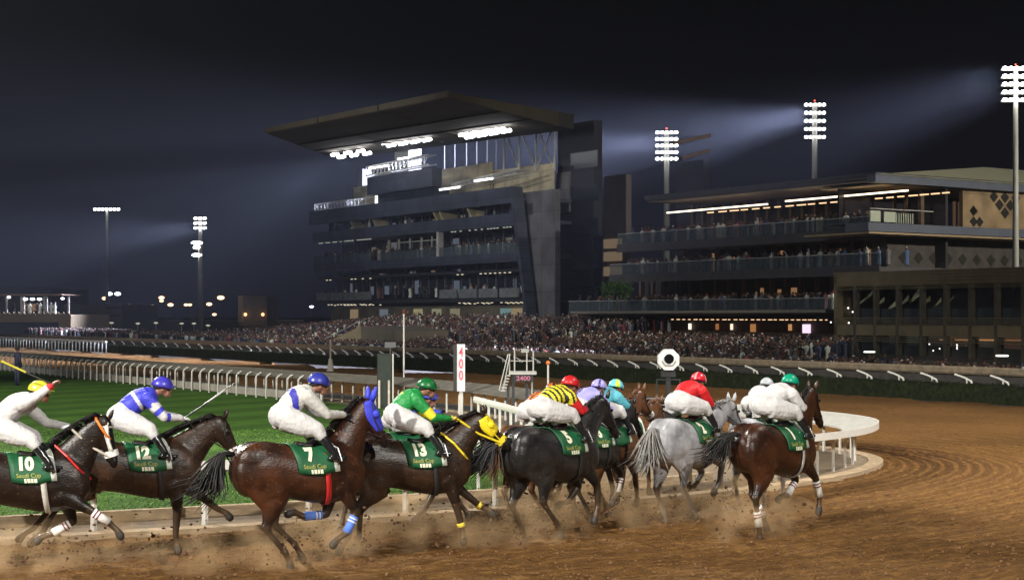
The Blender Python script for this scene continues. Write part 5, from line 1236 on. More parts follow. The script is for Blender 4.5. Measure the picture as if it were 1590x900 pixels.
def ring_lamp(px, py, t, label):
    p = F(*pt(px, py, t)); o_ = root('ring_lamp', tuple(p), label, 'lamp', 'glowing ring lamps at the pavilion')
    q = MB(); k = 20; q.tube([(.34 * math.cos(2 * math.pi * j / k), .34 * math.sin(2 * math.pi * j / k), 0) for j in range(k + 1)], .05, 6); q.build('ring', emit('ring_glow', (.95, .95, .80), 2.2), o_)
    MB().tube([(0, 0, -2.4), (0, 0, -.1)], .03, 5).build('stem', DRK, o_)
ring_lamp(1350, 546, 30, 'dimmer glowing ring lamp before the louvred pavilion, near its dark end'); ring_lamp(1556, 552, 30, 'bright oval ring lamp before the orange lit bays of the pavilion')

# ---------- low buildings at the distant bend (frame of the picture plane, t measured along depth)
def far_box(name, label, cat, px0, px1, py0, py1, Y, dep, m_, pn='wall'):
    x0, x1 = (px0 - CX) * Y / FPX, (px1 - CX) * Y / FPX; z0, z1 = CAMH + (HY - py1) * Y / FPX, CAMH + (HY - py0) * Y / FPX
    o_ = root(name, ((x0 + x1) / 2, Y, max(z0, -2)), label, cat); MB().box(x0, x1, Y, Y + dep, z0, z1).build(pn, m_, o_, off=o_.location); return o_, x0, x1, z0, z1
FT = mat('far_tan', (.20, .155, .095), .8, .1, .3)
Y = 230.
o_, x0, x1, z0, z1 = far_box('low_pavilion', 'low tan pavilion with a crowded roof terrace and saw tooth parapet', 'pavilion', -60, 110, 488, 500, Y, 22, FT)
def fx(px, Y=230.): return (px - CX) * Y / FPX
def fz(py, Y=230.): return CAMH + (HY - py) * Y / FPX
q = MB(); q.box(fx(91), fx(110), Y, Y + 22, -1.5, fz(500)); q.box(fx(-60), fx(-40), Y, Y + 22, -1.5, fz(500)); q.build('pier', FT, o_, off=o_.location)
q = MB()
for i in range(22): a = fx(-60) + (fx(110) - fx(-60)) * i / 22; b_ = a + (fx(110) - fx(-60)) / 22 * .85; q.hexa([(a, Y - .1, fz(488)), (b_, Y - .1, fz(488)), (b_, Y + .3, fz(488)), (a, Y + .3, fz(488))], [(a + .3, Y - .1, fz(484)), (b_ - .3, Y - .1, fz(484)), (b_ - .3, Y + .3, fz(484)), (a + .3, Y + .3, fz(484))])
q.build('saw_tooth_parapet', FT, o_, off=o_.location)
MB().box(fx(-60), fx(91), Y + .6, Y + .8, -1.5, fz(500)).build('dark_glazing', mat('far_glass', (.02, .024, .035), .3, .4, .4), o_, off=o_.location)
q = MB(); q.box(fx(-60), fx(90), Y + 2, Y + 12, fz(457.5), fz(456)); q.build('terrace_awning', mat('awning_tan', (.3, .2, .14), .7, .1, 1), o_, off=o_.location)
q = MB()
for px in (3, 26, 30, 62, 66, 100): q.box(fx(px) - .12, fx(px) + .12, Y + 2, Y + 2.3, fz(488), fz(460))
[(lambda w_: (setattr(w_, 'v', q.v[i:i + 8]), setattr(w_, 'f', [tuple(a - i for a in f_) for f_ in q.f if i <= f_[0] < i + 8]), w_.build('terrace_post', STEEL, o_, off=o_.location)))(MB()) for i in range(0, len(q.v), 8)]
for px in (33, 44, 55): MB().ball((fx(px), Y + 2, fz(464)), (.36, .2, .18), 8, 6).build('terrace_lamp', emit('terrace_flood', (.92, .92, 1), 9), o_, off=o_.location)
for px, py in ((7, 461), (91, 463)): MB().ball((fx(px), Y + 2, fz(py)), (.25, .2, .16), 8, 6).build('terrace_lamp', emit('terrace_flood', (.92, .92, 1), 9), o_, off=o_.location)
MB().box(fx(14), fx(42), Y + 6, Y + 7, fz(482), fz(471)).build('bar_back', emit('bar_glow', (.55, .33, .18), .35), o_, off=o_.location)
HOTEL = mat('hotel_wall', (.085, .078, .078), .85, .1, .3)
o_, *_ = far_box('hotel_block', 'dim long block with tiny dark windows behind the low pavilion', 'building', -60, 78, 446, 500, 330, 30, HOTEL)
o_, *_ = far_box('office_block', 'dim tan block with two dark window strips behind the tall light mast', 'building', 100, 190, 472, 520, 300, 30, mat('office_wall', (.135, .115, .09), .85, .1, .3))
for px0, px1, py in ((166, 188, 477), (166, 186, 489), (108, 120, 468)): Y2 = 299.8; MB().box(fx(px0, 300), fx(px1, 300), Y2, Y2 + .1, fz(py + 1.6, 300), fz(py, 300)).build('window_strip', DRK, o_, off=o_.location)
o_, *_ = far_box('perimeter_wall', 'long low wall with a pale coping across the far side of the course', 'wall', 190, 470, 498, 522, 320, 2, mat('far_wall', (.085, .075, .065), .85, .15, .2))
MB().box(fx(190, 320), fx(470, 320), 319.8, 322.2, fz(498, 320), fz(496.5, 320)).build('coping', mat('coping_pale', (.26, .22, .17), .8, .1, .3), o_, off=o_.location)
o_, *_ = far_box('gate_house', 'small tan gate house with two warm wall lamps', 'building', 372, 415, 459, 505, 290, 12, mat('gate_wall', (.16, .135, .12), .85, .12, .3))
MB().box(fx(371, 290), fx(378, 290), 289, 290, fz(500, 290), fz(459, 290)).build('corner_pier', mat('gate_pier', (.36, .29, .2), .8, .1, .3), o_, off=o_.location)
for px in (382, 409): MB().ball((fx(px, 290), 289.3, fz(488, 290)), .30, 8, 6).build('wall_lamp', emit('wall_orange', (1, .5, .2), 3), o_, off=o_.location)

for (px, py, pw) in ((548, 238, 520000), (634, 216, 260000), (756, 203, 260000)):
    a = F(RT(px, 45), 45, HZ(px, py, 45) - .6); spot('roof_beam', tuple(a), (a.x - 70, a.y - 75, -22), pw, 36, 1.0, 1.2, (.68, .78, 1), 1.0)
# ================================================================== LIGHT TOWERS
def tower(px, pyt, Y, rows, wd, label, colr=(.6, .58, .52), thick=.42, gap=None, base_z=-1.3, row_gap=13.5, spotpow=0, target=None, size=50, tip=True, head=5):
    x = (px - CX) * Y / FPX; ztop = CAMH + (HY - pyt) * Y / FPX
    o = root('light_tower', (x, Y, base_z), label, 'light tower', 'floodlight towers round the course')
    MB().tube([(0, 0, 0), (0, 0, (ztop - base_z) * .5), (0, 0, ztop - base_z)], [thick, thick * .8, thick * .6], 12).build('mast', mat('mast_paint', colr, .5, .1, 1), o, True)
    m1 = Y / FPX; yaw = math.atan2(x, Y)
    for k in range(rows):
        z = ztop - base_z - (3 + k * row_gap) * m1; w_ = wd * m1
        q = MB(); q.box(-w_ / 2, w_ / 2, -.1, .1, z - .35 * row_gap * m1 * .4 - .05, z - .35 * row_gap * m1 * .4 + .05); q.build('crossarm', STEEL, o)
        for j in range(head):
            xx = -w_ / 2 + w_ * (j + .5) / head; r = w_ / head * .43
            hd = MB().ball((xx, -.25, z), (r, .22, min(r * .75, row_gap * m1 * .25)), 10, 6, Matrix.Rotation(R(-8), 3, 'Y')); hd.build('floodlight', LAMPW, o, True)
    if tip: MB().ball((0, 0, ztop - base_z + 3.5 * m1), 1.3 * m1, 8, 6).build('warning_lamp', emit('red_lamp', (1, .1, .05), 4), o, True)
    if spotpow:
        s = spot('floodlight_beam', (x, Y - .8, ztop - 18 * m1), target, spotpow, size, 1.0, 1.6, (.72, .76, 1), 1.0); s.data.cycles.max_bounces = 2 if hasattr(s.data.cycles, 'max_bounces') else 0
    return o
tower(1577, 104, 111, 5, 46, 'tallest light tower, rising past the lattice pavilion', rows and (.30, .30, .27) if False else (.30, .30, .27), .27, row_gap=12.2, spotpow=1900000, target=(-12, 118, 5), size=34)
tower(1265, 160, 230, 5, 34, 'tall light tower with five bright rows above the balcony stand roof', thick=.60, row_gap=12.5, spotpow=6000000, target=(-26, 205, 18), size=32)
tower(1035, 203, 245, 5, 36, 'pale light tower standing between the stair tower and balcony stand', (.66, .65, .6), thick=.62, row_gap=10.2, spotpow=6000000, target=(-50, 222, 21), size=34)
o = tower(311, 336, 300, 3, 21, 'slender light tower with split banks of lamps at the distant bend', thick=.6, row_gap=7.5, spotpow=6000000, target=(-160, 322, 10), size=34, tip=False, head=3)
for z, w_ in ((377, 18), (384, 12), (396, 16)):
    q = MB().ball((-.6, -.3, HZ(795, z, 0) * 0 + CAMH + (HY - z) * 300 / FPX + 1.3), (w_ * .5 * 300 / FPX, .3, .35), 10, 6); q.build('floodlight', LAMPW, o, True)
o = tower(166, 322, 330, 1, 42, 'thin high mast crowned by a ring of lamps, at the distant bend', thick=.42, row_gap=8, tip=False, head=7)
# low lamp on the tower between the stands
# street lamps and far lights
k = 0
for (px, py, c_, s_) in ((170, 456, 'white', .45), (183, 456, 'white', .45), (163, 463, 'warm', .4), (201, 474, 'warm', .3), (237, 475, 'warm', .3), (251, 462, 'warm', .4), (251, 467, 'warm', .3), (265, 473, 'warm', .4), (289, 473, 'warm', .3), (295, 473, 'warm', .3),
        (325, 472, 'warm', .4), (343, 462, 'warm', .5), (333, 488, 'warm', .3), (484, 476, 'white', .3), (462, 502, 'white', .2)):
    Y = 420; x, z = (px - CX) * Y / FPX, CAMH + (HY - py) * Y / FPX
    o = root('street_lamp', (x, Y, -1.9), 'distant %s road lamp, %s' % ('cold white' if c_ == 'white' else 'amber', ['at the tall mast', 'nearer the slender tower', 'beyond the perimeter wall', 'over the dark road'][k % 4] + ' ' + ['high', 'low', 'paired', 'single'][k // 4 % 4]), 'street lamp', 'far road lamps beyond the course'); k += 1
    MB().tube([(0, 0, 0), (0, 0, z + 1.9)], .08, 5).build('pole', DRK, o); MB().ball((0, -.2, z + 1.9), (s_ * 2.0, .4, s_ * 1.1), 8, 6).build('lamp', emit('far_' + c_, (1, .62, .30) if c_ == 'warm' else (.85, .92, 1), 3.5), o, True)
for i, (px, py) in enumerate(((115, 500), (173, 501), (214, 502), (242, 501), (282, 502), (301, 502), (323, 505))):
    Y = 250; x, z = (px - CX) * Y / FPX, CAMH + (HY - py) * Y / FPX
    o = root('lamp_post', (x, Y, -1.0), 'dish topped lamp post before the long wall, %s' % ['beside the low pavilion', 'under the tall mast', 'first along the wall', 'second along the wall', 'close before the slender tower', 'touching the slender tower', 'just past the slender tower'][i], 'lamp post', 'dish topped lamp posts at the bend')
    MB().tube([(0, 0, 0), (0, 0, z + .9)], .06, 5).build('pole', STEEL, o); MB().ball((0, 0, z + 1.0), (.38, .38, .14), 10, 6).build('dish', emit('dish', (.6, .55, .42), .8), o, True)

# ================================================================== TRACKSIDE THINGS
def at(px, py, Y): return Vector(((px - CX) * Y / FPX, Y, CAMH + (HY - py) * Y / FPX))
# 400 metre marker
Y = 50.; m1 = Y / FPX; p = at(716, 607, Y)
o = root('distance_marker', (p.x, Y, 0), 'white distance marker board reading 400 in red', 'distance marker')
h0, h1 = p.z, at(716, 534, Y).z
MB().box(-6.5 * m1, 6.0 * m1, -.02, .02, h0, h1).build('board', mat('board_white', (.8, .8, .8), .45, .04, 6), o)
MB().box(-12 * m1, -6.8 * m1, -.05, .22, h0, h1 - .02).build('side_board', mat('board_dark', (.03, .03, .032), .6, .2, 8), o)
MB().box(-.06, .06, .03, .12, 0, h0 + .1).build('post', PVC, o)
redm = mat('digit_red', (.68, .10, .17), .5, .05, 8)
for i, ch in enumerate('400'):
    me = text_mesh(ch, 16 * m1 * 1.35, .005, .004); t_ = link('digit', me, redm, o); t_.rotation_euler = (R(90), 0, 0); t_.scale = (.62, 1, 1); t_.location = (0, -.03, h1 - (13 + i * 18) * m1)
# white pole whose red top is given a faint glow
Y = 56.; p = at(627, 486, Y); o = root('marker_pole', (p.x, Y, 0), 'tall thin white pole with a small red top', 'pole')
MB().tube([(0, 0, 0), (0, 0, p.z)], .03, 8).build('pole', PVC, o); MB().tube([(0, 0, p.z - .02), (0, 0, p.z + .13)], .05, 8).build('red_top', emit('red_top', (.55, .08, .02), .25), o)
Y = 58.; p = at(851, 563, Y); o = root('marker_pole', (p.x, Y, 0), 'short white pole with an orange ball beside the 2400 platform', 'pole')
MB().tube([(0, 0, 0), (0, 0, p.z)], .035, 8).build('pole', PVC, o); MB().ball((0, 0, p.z), .085, 10, 8).build('orange_top', mat('orange_top', (.75, .2, .03), .5, .1, 5), o, True); MB().box(-.22, .22, -.15, .15, 0, .28).build('base', PVCD, o)
Y = 92.; p = at(513, 527, Y); o = root('marker_pole', (p.x, Y, 0), 'short pole on a pale tapered foot before the far crowd', 'pole'); MB().tube([(0, 0, 0), (0, 0, p.z)], .05, 6).build('pole', PVCD, o); MB().tube([(0, 0, 0), (0, 0, .75)], [.22, .1], 8).build('foot', PVCD, o)
Y = 205.; p = at(37, 521, Y); o = root('marker_pole', (p.x, Y, 0), 'thin yellow topped pole at the distant white barrier', 'pole'); MB().tube([(0, 0, 0), (0, 0, p.z)], .08, 6).build('pole', mat('pole_yellow', (.5, .4, .1), .6, .1, 5), o)
# dark cabinet and white sign
Y = 54.; m1 = Y / FPX; p = at(598, 596, Y); zt_ = at(598, 549, Y).z
o = root('equipment_cabinet', (p.x, Y, 0), 'dark green equipment cabinet standing beside a slim white post', 'cabinet'); MB().box(-12.5 * m1, 11 * m1, 0, .5, 0, zt_).build('body', mat('cabinet_green', (.018, .026, .020), .6, .2, 6), o)
MB().box(-11 * m1, 9.5 * m1, -.02, 0, .15, zt_ - .08).build('door', mat('cabinet_door', (.024, .034, .026), .5, .2, 6), o); MB().box(11.2 * m1, 13.2 * m1, -.03, .03, 0, zt_).build('side_post', PVC, o)
for sx_ in (-9, 6): MB().box((sx_ - 1.5) * m1, (sx_ + 1.5) * m1, -.07, -.03, 0, at(0, 590, Y).z + .0).build('leg', PVCD, o)
Y = 100.; p = at(606, 535, Y); m1 = Y / FPX; o = root('sign', (p.x, Y, 0), 'small blank white sign above the crowd by the cabinet', 'sign'); MB().box(-8.5 * m1, 8.5 * m1, 0, .08, p.z - 4.5 * m1, p.z + 4 * m1).build('panel', mat('sign_white', (.75, .75, .72), .5, .05, 4), o); MB().tube([(0, .05, 0), (0, .05, p.z)], .05, 5).build('post', STEEL, o)
# 2400 start platform
Y = 46.; m1 = Y / FPX; p = at(808, 640, Y)
o = root('judges_platform', (p.x, Y, 0), 'steel observation platform with steps and a red 2400 sign', 'platform')
X_ = lambda px: (px - 808) * m1; Z_ = lambda py: CAMH + (HY - py) * m1
MB().box(X_(790), X_(833), -.1, .9, Z_(581), Z_(577)).build('deck', STEEL, o)
for px in (789, 797, 818, 826):
    MB().box(X_(px) - .04, X_(px) + .04, 0, .08, 0, Z_(581)).build('leg', mat('leg_dark', (.03, .03, .035), .5, .1, 5), o)
for px, py in ((791, 549), (799, 540), (818, 546), (828, 545)): MB().tube([(X_(px), 0, Z_(577)), (X_(px), 0, Z_(py))], .02, 6).build('rail_post', STEEL, o)
MB().tube([(X_(791), 0, Z_(560)), (X_(828), 0, Z_(560))], .015, 5).build('guard_rail', STEEL, o)
MB().box(X_(809), X_(821), .0, .05, Z_(547), Z_(541)).build('small_panel', mat('panel_grey', (.3, .3, .28), .6, .1, 5), o)
for dx in (0, 6): MB().tube([(X_(775 + dx), -.1, Z_(606)), (X_(789 + dx * .5), -.1, Z_(549))], .018, 5).build('stair_rail', STEEL, o)
g = MB()
for i in range(6): u = i / 6; g.box(X_(777 + 10 * u), X_(785 + 9 * u), -.1, .4, Z_(606 - 28 * u) - .02, Z_(606 - 28 * u) + .02)
g.build('steps', STEEL, o)
MB().box(X_(798), X_(828), -.12, -.08, Z_(592), Z_(582)).build('sign_panel', mat('sign_dark', (.02, .02, .022), .5, .1, 6), o)
me = text_mesh('2400', 9.5 * m1, .004, .003); t_ = link('sign_text', me, emit('sign_pink', (.85, .25, .35), .8), o); t_.rotation_euler = (R(90), 0, 0); t_.location = (X_(812.5), -.125, Z_(587)); t_.scale = (1.15, 1, 1)
MB().tube([(X_(826), 0, 0), (X_(826), 0, Z_(592))], .02, 5).build('brace', STEEL, o)
# white octagonal camera head on a black stand
Y = 45.; m1 = Y / FPX; p = at(1038, 558, Y); o = root('track_camera', (p.x, Y, 0), 'white octagonal camera housing with a round black lens on a black stand', 'camera')
def octa(mb, r, y0, y1, zc, n=8, ph=22.5, sq=1.0):
    k = len(mb.v); mb.add([(r * math.cos(R(ph + 45 * j)) * sq, y, zc + r * math.sin(R(ph + 45 * j))) for y in (y0, y1) for j in range(n)], [tuple(range(n)), tuple(reversed(range(n, 2 * n)))] + [(j, n + j, n + (j + 1) % n, (j + 1) % n) for j in range(n)])
q = MB(); octa(q, 17.3 * m1, -.12, .30, p.z); q.build('housing', mat('housing_white', (.80, .79, .75), .4, .05, 6), o)
q = MB(); n = 24; q.add([(7.5 * m1 * math.cos(2 * math.pi * j / n), y, p.z + 1.5 * m1 + 7.5 * m1 * math.sin(2 * math.pi * j / n)) for y in (-.16, -.121) for j in range(n)], [tuple(range(n)), tuple(reversed(range(n, 2 * n)))] + [(j, n + j, n + (j + 1) % n, (j + 1) % n) for j in range(n)]); q.build('lens', mat('lens_black', (.006, .006, .007), .1, .1, 5, spec=.8), o)
q = MB(); q.tube([(-11 * m1, -.14, p.z - 2 * m1), (-6 * m1, -.14, p.z - 9 * m1), (6 * m1, -.14, p.z - 9 * m1), (11 * m1, -.14, p.z - 2 * m1)], .014, 5); q.build('front_bracket', mat('bracket_grey', (.12, .12, .12), .5, .1, 5), o)
BK = mat('stand_black', (.016, .017, .02), .45, .15, 8)
MB().box(-11 * m1, 11 * m1, 0, .25, at(0, 585, Y).z, at(0, 575, Y).z).build('pan_head', BK, o); MB().box(-3.5 * m1, 3.5 * m1, .05, .2, 0, at(0, 580, Y).z).build('column', BK, o)
for sx_ in (-18, 18): MB().box((sx_ - 1) * m1, (sx_ + 1) * m1, .05, .1, 0, at(0, 588, Y).z).build('side_leg', BK, o)
MB().box(-19 * m1, 19 * m1, .04, .1, at(0, 590, Y).z, at(0, 588, Y).z).build('cross_bar', BK, o)
# dark utility vehicle parked on the infield beyond the horses
Y = 42.; m1 = Y / FPX; p = at(996, 690, Y); X_ = lambda px: (px - 996) * m1; Z_ = lambda py: CAMH + (HY - py) * m1
o = root('utility_vehicle', (p.x, Y, 0), 'dark utility vehicle with a chrome roof rack, beyond the lilac and red jockeys', 'vehicle')
VP = mat('vehicle_paint', (.02, .022, .020), .3, .1, 6, coat=.4)
q = MB(); q.hexa([(X_(940), 0, .35), (X_(1055), 0, .35), (X_(1055), 1.6, .35), (X_(940), 1.6, .35)], [(X_(940), 0, Z_(640)), (X_(1055), 0, Z_(640)), (X_(1055), 1.6, Z_(640)), (X_(940), 1.6, Z_(640))])
q.build('body', VP, o)
q = MB(); q.box(X_(948), X_(1050), .08, 1.5, Z_(640), Z_(624)); q.build('cabin', mat('vehicle_glass', (.03, .035, .035), .15, .2, 5), o)
MB().box(X_(942), X_(1054), -.02, 1.62, Z_(624), Z_(620)).build('roof', VP, o)
for z in (618, 628): MB().tube([(X_(938), -.05, Z_(z)), (X_(1056), -.05, Z_(z))], .022, 6).build('rack_bar', mat('chrome', (.5, .5, .52), .25, .1, 5, metal=.8), o)
for px in (962, 1034):
    q = MB(); n = 20; q.add([(X_(px) + .33 * math.cos(2 * math.pi * j / n), y, .33 + .33 * math.sin(2 * math.pi * j / n)) for y in (-.06, .2) for j in range(n)], [tuple(range(n)), tuple(reversed(range(n, 2 * n)))] + [(j, n + j, n + (j + 1) % n, (j + 1) % n) for j in range(n)])
    wh = q.build('wheel', mat('tyre', (.02, .02, .02), .8, .1, 10), o)
    q = MB(); q.add([(X_(px) + .18 * math.cos(2 * math.pi * j / n), y, .33 + .18 * math.sin(2 * math.pi * j / n)) for y in (-.09, -.061) for j in range(n)], [tuple(range(n)), tuple(reversed(range(n, 2 * n)))] + [(j, n + j, n + (j + 1) % n, (j + 1) % n) for j in range(n)]); q.build('rim', STEEL, wh)
# white flag pole stands and a tan bank wedge in the crowd
sb = SB('terrace_ramp', RT(560, 24), 24, 'tan ramp wall with a dark doorway rising through the crowd', 'ramp')
a = pt(498, 535, 24); b_ = pt(560, 506, 24); c = pt(605, 508, 27); d_ = pt(605, 540, 27)
sb.part(MB().hexa([(a[0], 24, -1), (c[0], 24, -1), (c[0], 30, -1), (a[0], 30, -1)], [(a[0], 24, a[2]), (b_[0], 24, b_[2]), (b_[0], 30, b_[2]), (a[0], 30, a[2])]), 'ramp_wall', mat('ramp_tan', (.26, .21, .12), .8, .12, .8))
sb.part(MB().hexa([(b_[0], 24.02, -1), (RT(612, 24), 24.02, -1), (RT(612, 24), 30, -1), (b_[0], 30, -1)], [(b_[0], 24.02, b_[2]), (RT(612, 24), 24.02, b_[2] - .4), (RT(612, 24), 30, b_[2] - .4), (b_[0], 30, b_[2])]), 'ramp_block', mat('ramp_dark', (.12, .10, .07), .8, .15, .8))
sb.part(MB().tube([(a[0], 23.9, a[2] + .3), (b_[0], 23.9, b_[2] + .5)], .05, 5), 'handrail', STEEL)
sb = SB('terrace_ramp', RT(1130, 30), 30, 'low tan wedge of ramp in the crowd before the balcony stand', 'ramp')
a = pt(1105, 560, 30); b_ = pt(1172, 551, 30); sb.part(MB().hexa([(a[0], 30, -1.3), (b_[0], 30, -1.3), (b_[0], 33, -1.3), (a[0], 33, -1.3)], [(a[0], 30, a[2]), (b_[0], 30, b_[2]), (b_[0], 33, b_[2]), (a[0], 33, a[2])]), 'ramp_wall', mat('ramp_tan', (.26, .21, .12), .8, .12, .8))
# glass fronted terrace before the balcony stand
tg = SB('glass_terrace', RT(1080, 36), 36, 'dark terrace with greenish glass screens packed with people', 'terrace')
g0, g1 = RT(945, 36), RT(1285, 36); tg.part(MB().box(g0, g1, 36, 48, -1.3, -.26), 'base', DRK)
g = MB(); k = 24
for j in range(k): g.box(g0 + (g1 - g0) * (j + .02) / k, g0 + (g1 - g0) * (j + .97) / k, 35.9, 35.94, -1.0, .85)
tg.part(g, 'glass_screen', glass('screen_green', (.10, .16, .15), .4)); tg.part(MB().box(g0, g1, 35.88, 35.96, .85, .90), 'handrail', STEEL)
tg.part(MB().box(RT(1192, 35.7), RT(1288, 35.7), 35.6, 35.8, -1.2, 1.6), 'dark_hoarding', mat('hoarding', (.03, .045, .045), .6, .2, 1))
# tree beside the balconies
tre = root('tree', tuple(F(RT(958, 47.5), 47.5, HZ(958, 470, 47.5))), 'small bushy green tree lit beside the balcony stand', 'tree')
g = MB(); rt = random.Random(8)
for i in range(900):
    a_ = rt.random() * 6.28; u = rt.random() ** .5; p = Vector((math.cos(a_) * 1.7 * u, math.sin(a_) * 1.2 * u, 1.3 + rt.uniform(-.7, .9) * (1 - u * .5) + .3 * math.sin(a_ * 3))); s = rt.uniform(.08, .17)
    d1 = Vector((rt.uniform(-1, 1), rt.uniform(-1, 1), rt.uniform(-1, 1))).normalized() * s; d2 = d1.cross(Vector((rt.uniform(-1, 1), rt.uniform(-1, 1), rt.uniform(-1, 1))).normalized()); g.add([p - d1, p + d2, p + d1, p - d2 * .6], [(0, 1, 2, 3)])
g.build('crown', leafmat('tree_leaf', (.02, .05, .010), (.06, .13, .02)), tre); MB().tube([(0, 0, -1.0), (0, 0, .5), (.1, 0, 1.4)], [.12, .09, .04], 7).build('trunk', mat('bark', (.08, .06, .04), .8, .2, 6), tre)
# ================================================================== PEOPLE
import re
def person_mesh(kind, arm=0, rs=0):
    q = random.Random(rs); b = MB()
    robe = kind in ('white_robe', 'black_robe')
    if robe: b.tube([(0, 0, .02), (0, 0, .5), (0, 0, .95), (0, 0, 1.25), (0, 0, 1.42), (0, 0, 1.50)], [(.19, .25), (.16, .21), (.13, .18), (.14, .21), (.12, .20), (.05, .06)], 9, True, (1, 0, 0))
    else:
        for s in (-1, 1): b.tube([(s * .1, 0, .0), (s * .1, 0, .45), (s * .09, 0, .90)], [.07, .075, .10], 7)
        b.tube([(0, 0, .85), (0, 0, 1.1), (0, 0, 1.33), (0, 0, 1.44), (0, 0, 1.50)], [(.11, .17), (.11, .16), (.13, .20), (.12, .20), (.05, .06)], 9, True, (1, 0, 0))
    for s in (-1, 1):
        sh = Vector((s * .21, 0, 1.40))
        if arm == 1 and s == 1: pts = [sh, (s * .27, -.16, 1.50), (s * .20, -.24, 1.72)]
        elif arm == 2: pts = [sh, (s * .26, -.10, 1.15), (s * .10, -.30, 1.30)]
        else: pts = [sh, (s * .27, .02, 1.12), (s * .25, -.06, .88)]
        b.tube(pts, [.055, .048, .035], 6); b.ball(pts[-1], (.03, .03, .045), 6, 4)
    n0 = len(b.f)
    b.tube([(0, 0, 1.47), (0, -.01, 1.57)], [.05, .05], 7); b.ball((0, -.015, 1.64), (.078, .095, .115), 10, 7); b.ball((0, -.115, 1.625), (.014, .02, .025), 6, 4)
    n1 = len(b.f)
    # hair, cap or headdress
    c = len(b.f); b.ball((0, .02, 1.675), (.086, .095, .095), 10, 6)
    if kind in ('white_robe', 'red_headdress', 'black_robe'): b.tube([(0, .02, 1.72), (0, .05, 1.58), (0, .07, 1.40)], [(.09, .10), (.10, .14), (.07, .17)], 8, True, (1, 0, 0))
    me = b.mesh('figure'); return me, n0, n1
SKN = mat('crowd_skin', (.16, .085, .055), .6, .15, 5)
CL = dict(white=(.62, .60, .57), black=(.015, .015, .018), grey=(.14, .14, .15), navy=(.02, .025, .06), maroon=(.18, .03, .035), tan=(.34, .25, .17), blue=(.08, .14, .30), pink=(.50, .24, .26), green=(.05, .12, .07), brown=(.10, .06, .04))
def cmat(c): return mat('cloth_' + c, CL[c], .75, .15, 4)
HAIR = dict(dark=(.02, .015, .012), white=(.68, .66, .62), red=(.50, .10, .09), black=(.012, .012, .014), brown=(.09, .05, .03), blonde=(.35, .22, .1))
def hmat(c): return mat('head_' + c, HAIR[c], .7, .15, 12)
VAR = [('white_robe', 'white', 'white', 0, 'in white robe and headdress'), ('white_robe', 'white', 'red', 2, 'in white robe, red headdress'), ('black_robe', 'black', 'black', 0, 'in black robe and scarf'),
       ('suit', 'black', 'dark', 0, 'in a black suit'), ('suit', 'grey', 'dark', 2, 'dark haired in grey'), ('suit', 'maroon', 'brown', 0, 'brown haired in maroon'), ('suit', 'navy', 'dark', 1, 'in navy, arm raised'),
       ('suit', 'white', 'dark', 1, 'in white shirt, arm raised'), ('suit', 'pink', 'blonde', 0, 'fair haired in pink'), ('suit', 'blue', 'brown', 2, 'brown haired in blue'), ('suit', 'tan', 'dark', 0, 'dark haired in tan'), ('suit', 'green', 'brown', 0, 'brown haired in green'),
       ('suit', 'white', 'brown', 0, 'brown haired in white shirt'), ('white_robe', 'grey', 'white', 0, 'in grey robe, white headdress')]
PROT = []
for i, (kd, cc, hc_, arm, txt) in enumerate(VAR):
    me, n0, n1 = person_mesh(kd, arm, i); me.materials.append(cmat(cc)); me.materials.append(SKN); me.materials.append(hmat(hc_))
    mi = np.zeros(len(me.polygons), dtype=np.int32); mi[n0:n1] = 1; mi[n1:] = 2; me.polygons.foreach_set('material_index', mi); me.shade_smooth(); PROT.append((me, txt, cc))
WTS = [12, 7, 8, 18, 10, 6, 5, 4, 4, 5, 4, 2, 9, 3]
rc = random.Random(21); PCOUNT = 0
def spectator(r, t, z, where, group, v=None, face=None):
    global PCOUNT
    v = rc.choices(range(len(VAR)), WTS)[0] if v is None else v; me, txt, _ = PROT[v]
    o = bpy.data.objects.new('person', me); C.objects.link(o); o.location = F(r, t, z); o.rotation_euler = (0, 0, (ANG + rc.uniform(-.5, .5)) if face is None else face); s = rc.uniform(.93, 1.06); o.scale = (s, s, s)
    lb = 'spectator ' + txt + ' ' + where; lb = lb if len(re.findall(r'[A-Za-z0-9]+', lb)) <= 16 else lb[10:]; tag(o, lb, 'person', group); PCOUNT += 1
# front row of the crowd, individually, nearest first
fr_ = []
r_ = 14.
while r_ > -95 and len(fr_) < 215:
    for row in range(2 if r_ > -40 else 1):
        fr_.append((r_ + rc.uniform(-.2, .2), 18.5 + row * .8 + rc.uniform(-.25, .25)))
    r_ -= .42 if r_ > -25 else .55
for r, t in fr_:
    p_ = F(r, t); px_ = CX + FPX * p_.x / p_.y; LM = ((1620, 'beyond the tallest tower'), (1577, 'under the tallest light tower'), (1545, 'before the bright oval ring lamp'), (1500, 'before the orange lit bays'), (1450, 'before the louvred pavilion middle'), (1400, 'under the slanted pale sails'), (1350, 'before the dim ring lamp'), (1300, 'at the dark end of the louvred pavilion'),
        (1250, 'before the dark hoarding'), (1205, 'behind the leading riders'), (1150, 'before the low tan ramp'), (1085, 'behind the scarlet jockey'), (1038, 'behind the octagonal camera'), (990, 'between camera and lilac cap'), (930, 'behind the lilac cap'), (880, 'behind the hooped silks'), (851, 'by the orange ball pole'), (808, 'behind the 2400 platform'), (760, 'between platform and 400 board'), (716, 'behind the 400 board'), (660, 'by the red topped pole'), (600, 'by the dark cabinet'), (540, 'below the tan ramp wall'), (480, 'below the great stand'))
    if px_ > 1600: continue
    wh = 'at the rail ' + min(LM, key=lambda q: abs(q[0] - px_))[1]
    spectator(r, t, apron_z(r, t), wh, 'spectators standing at the rail')
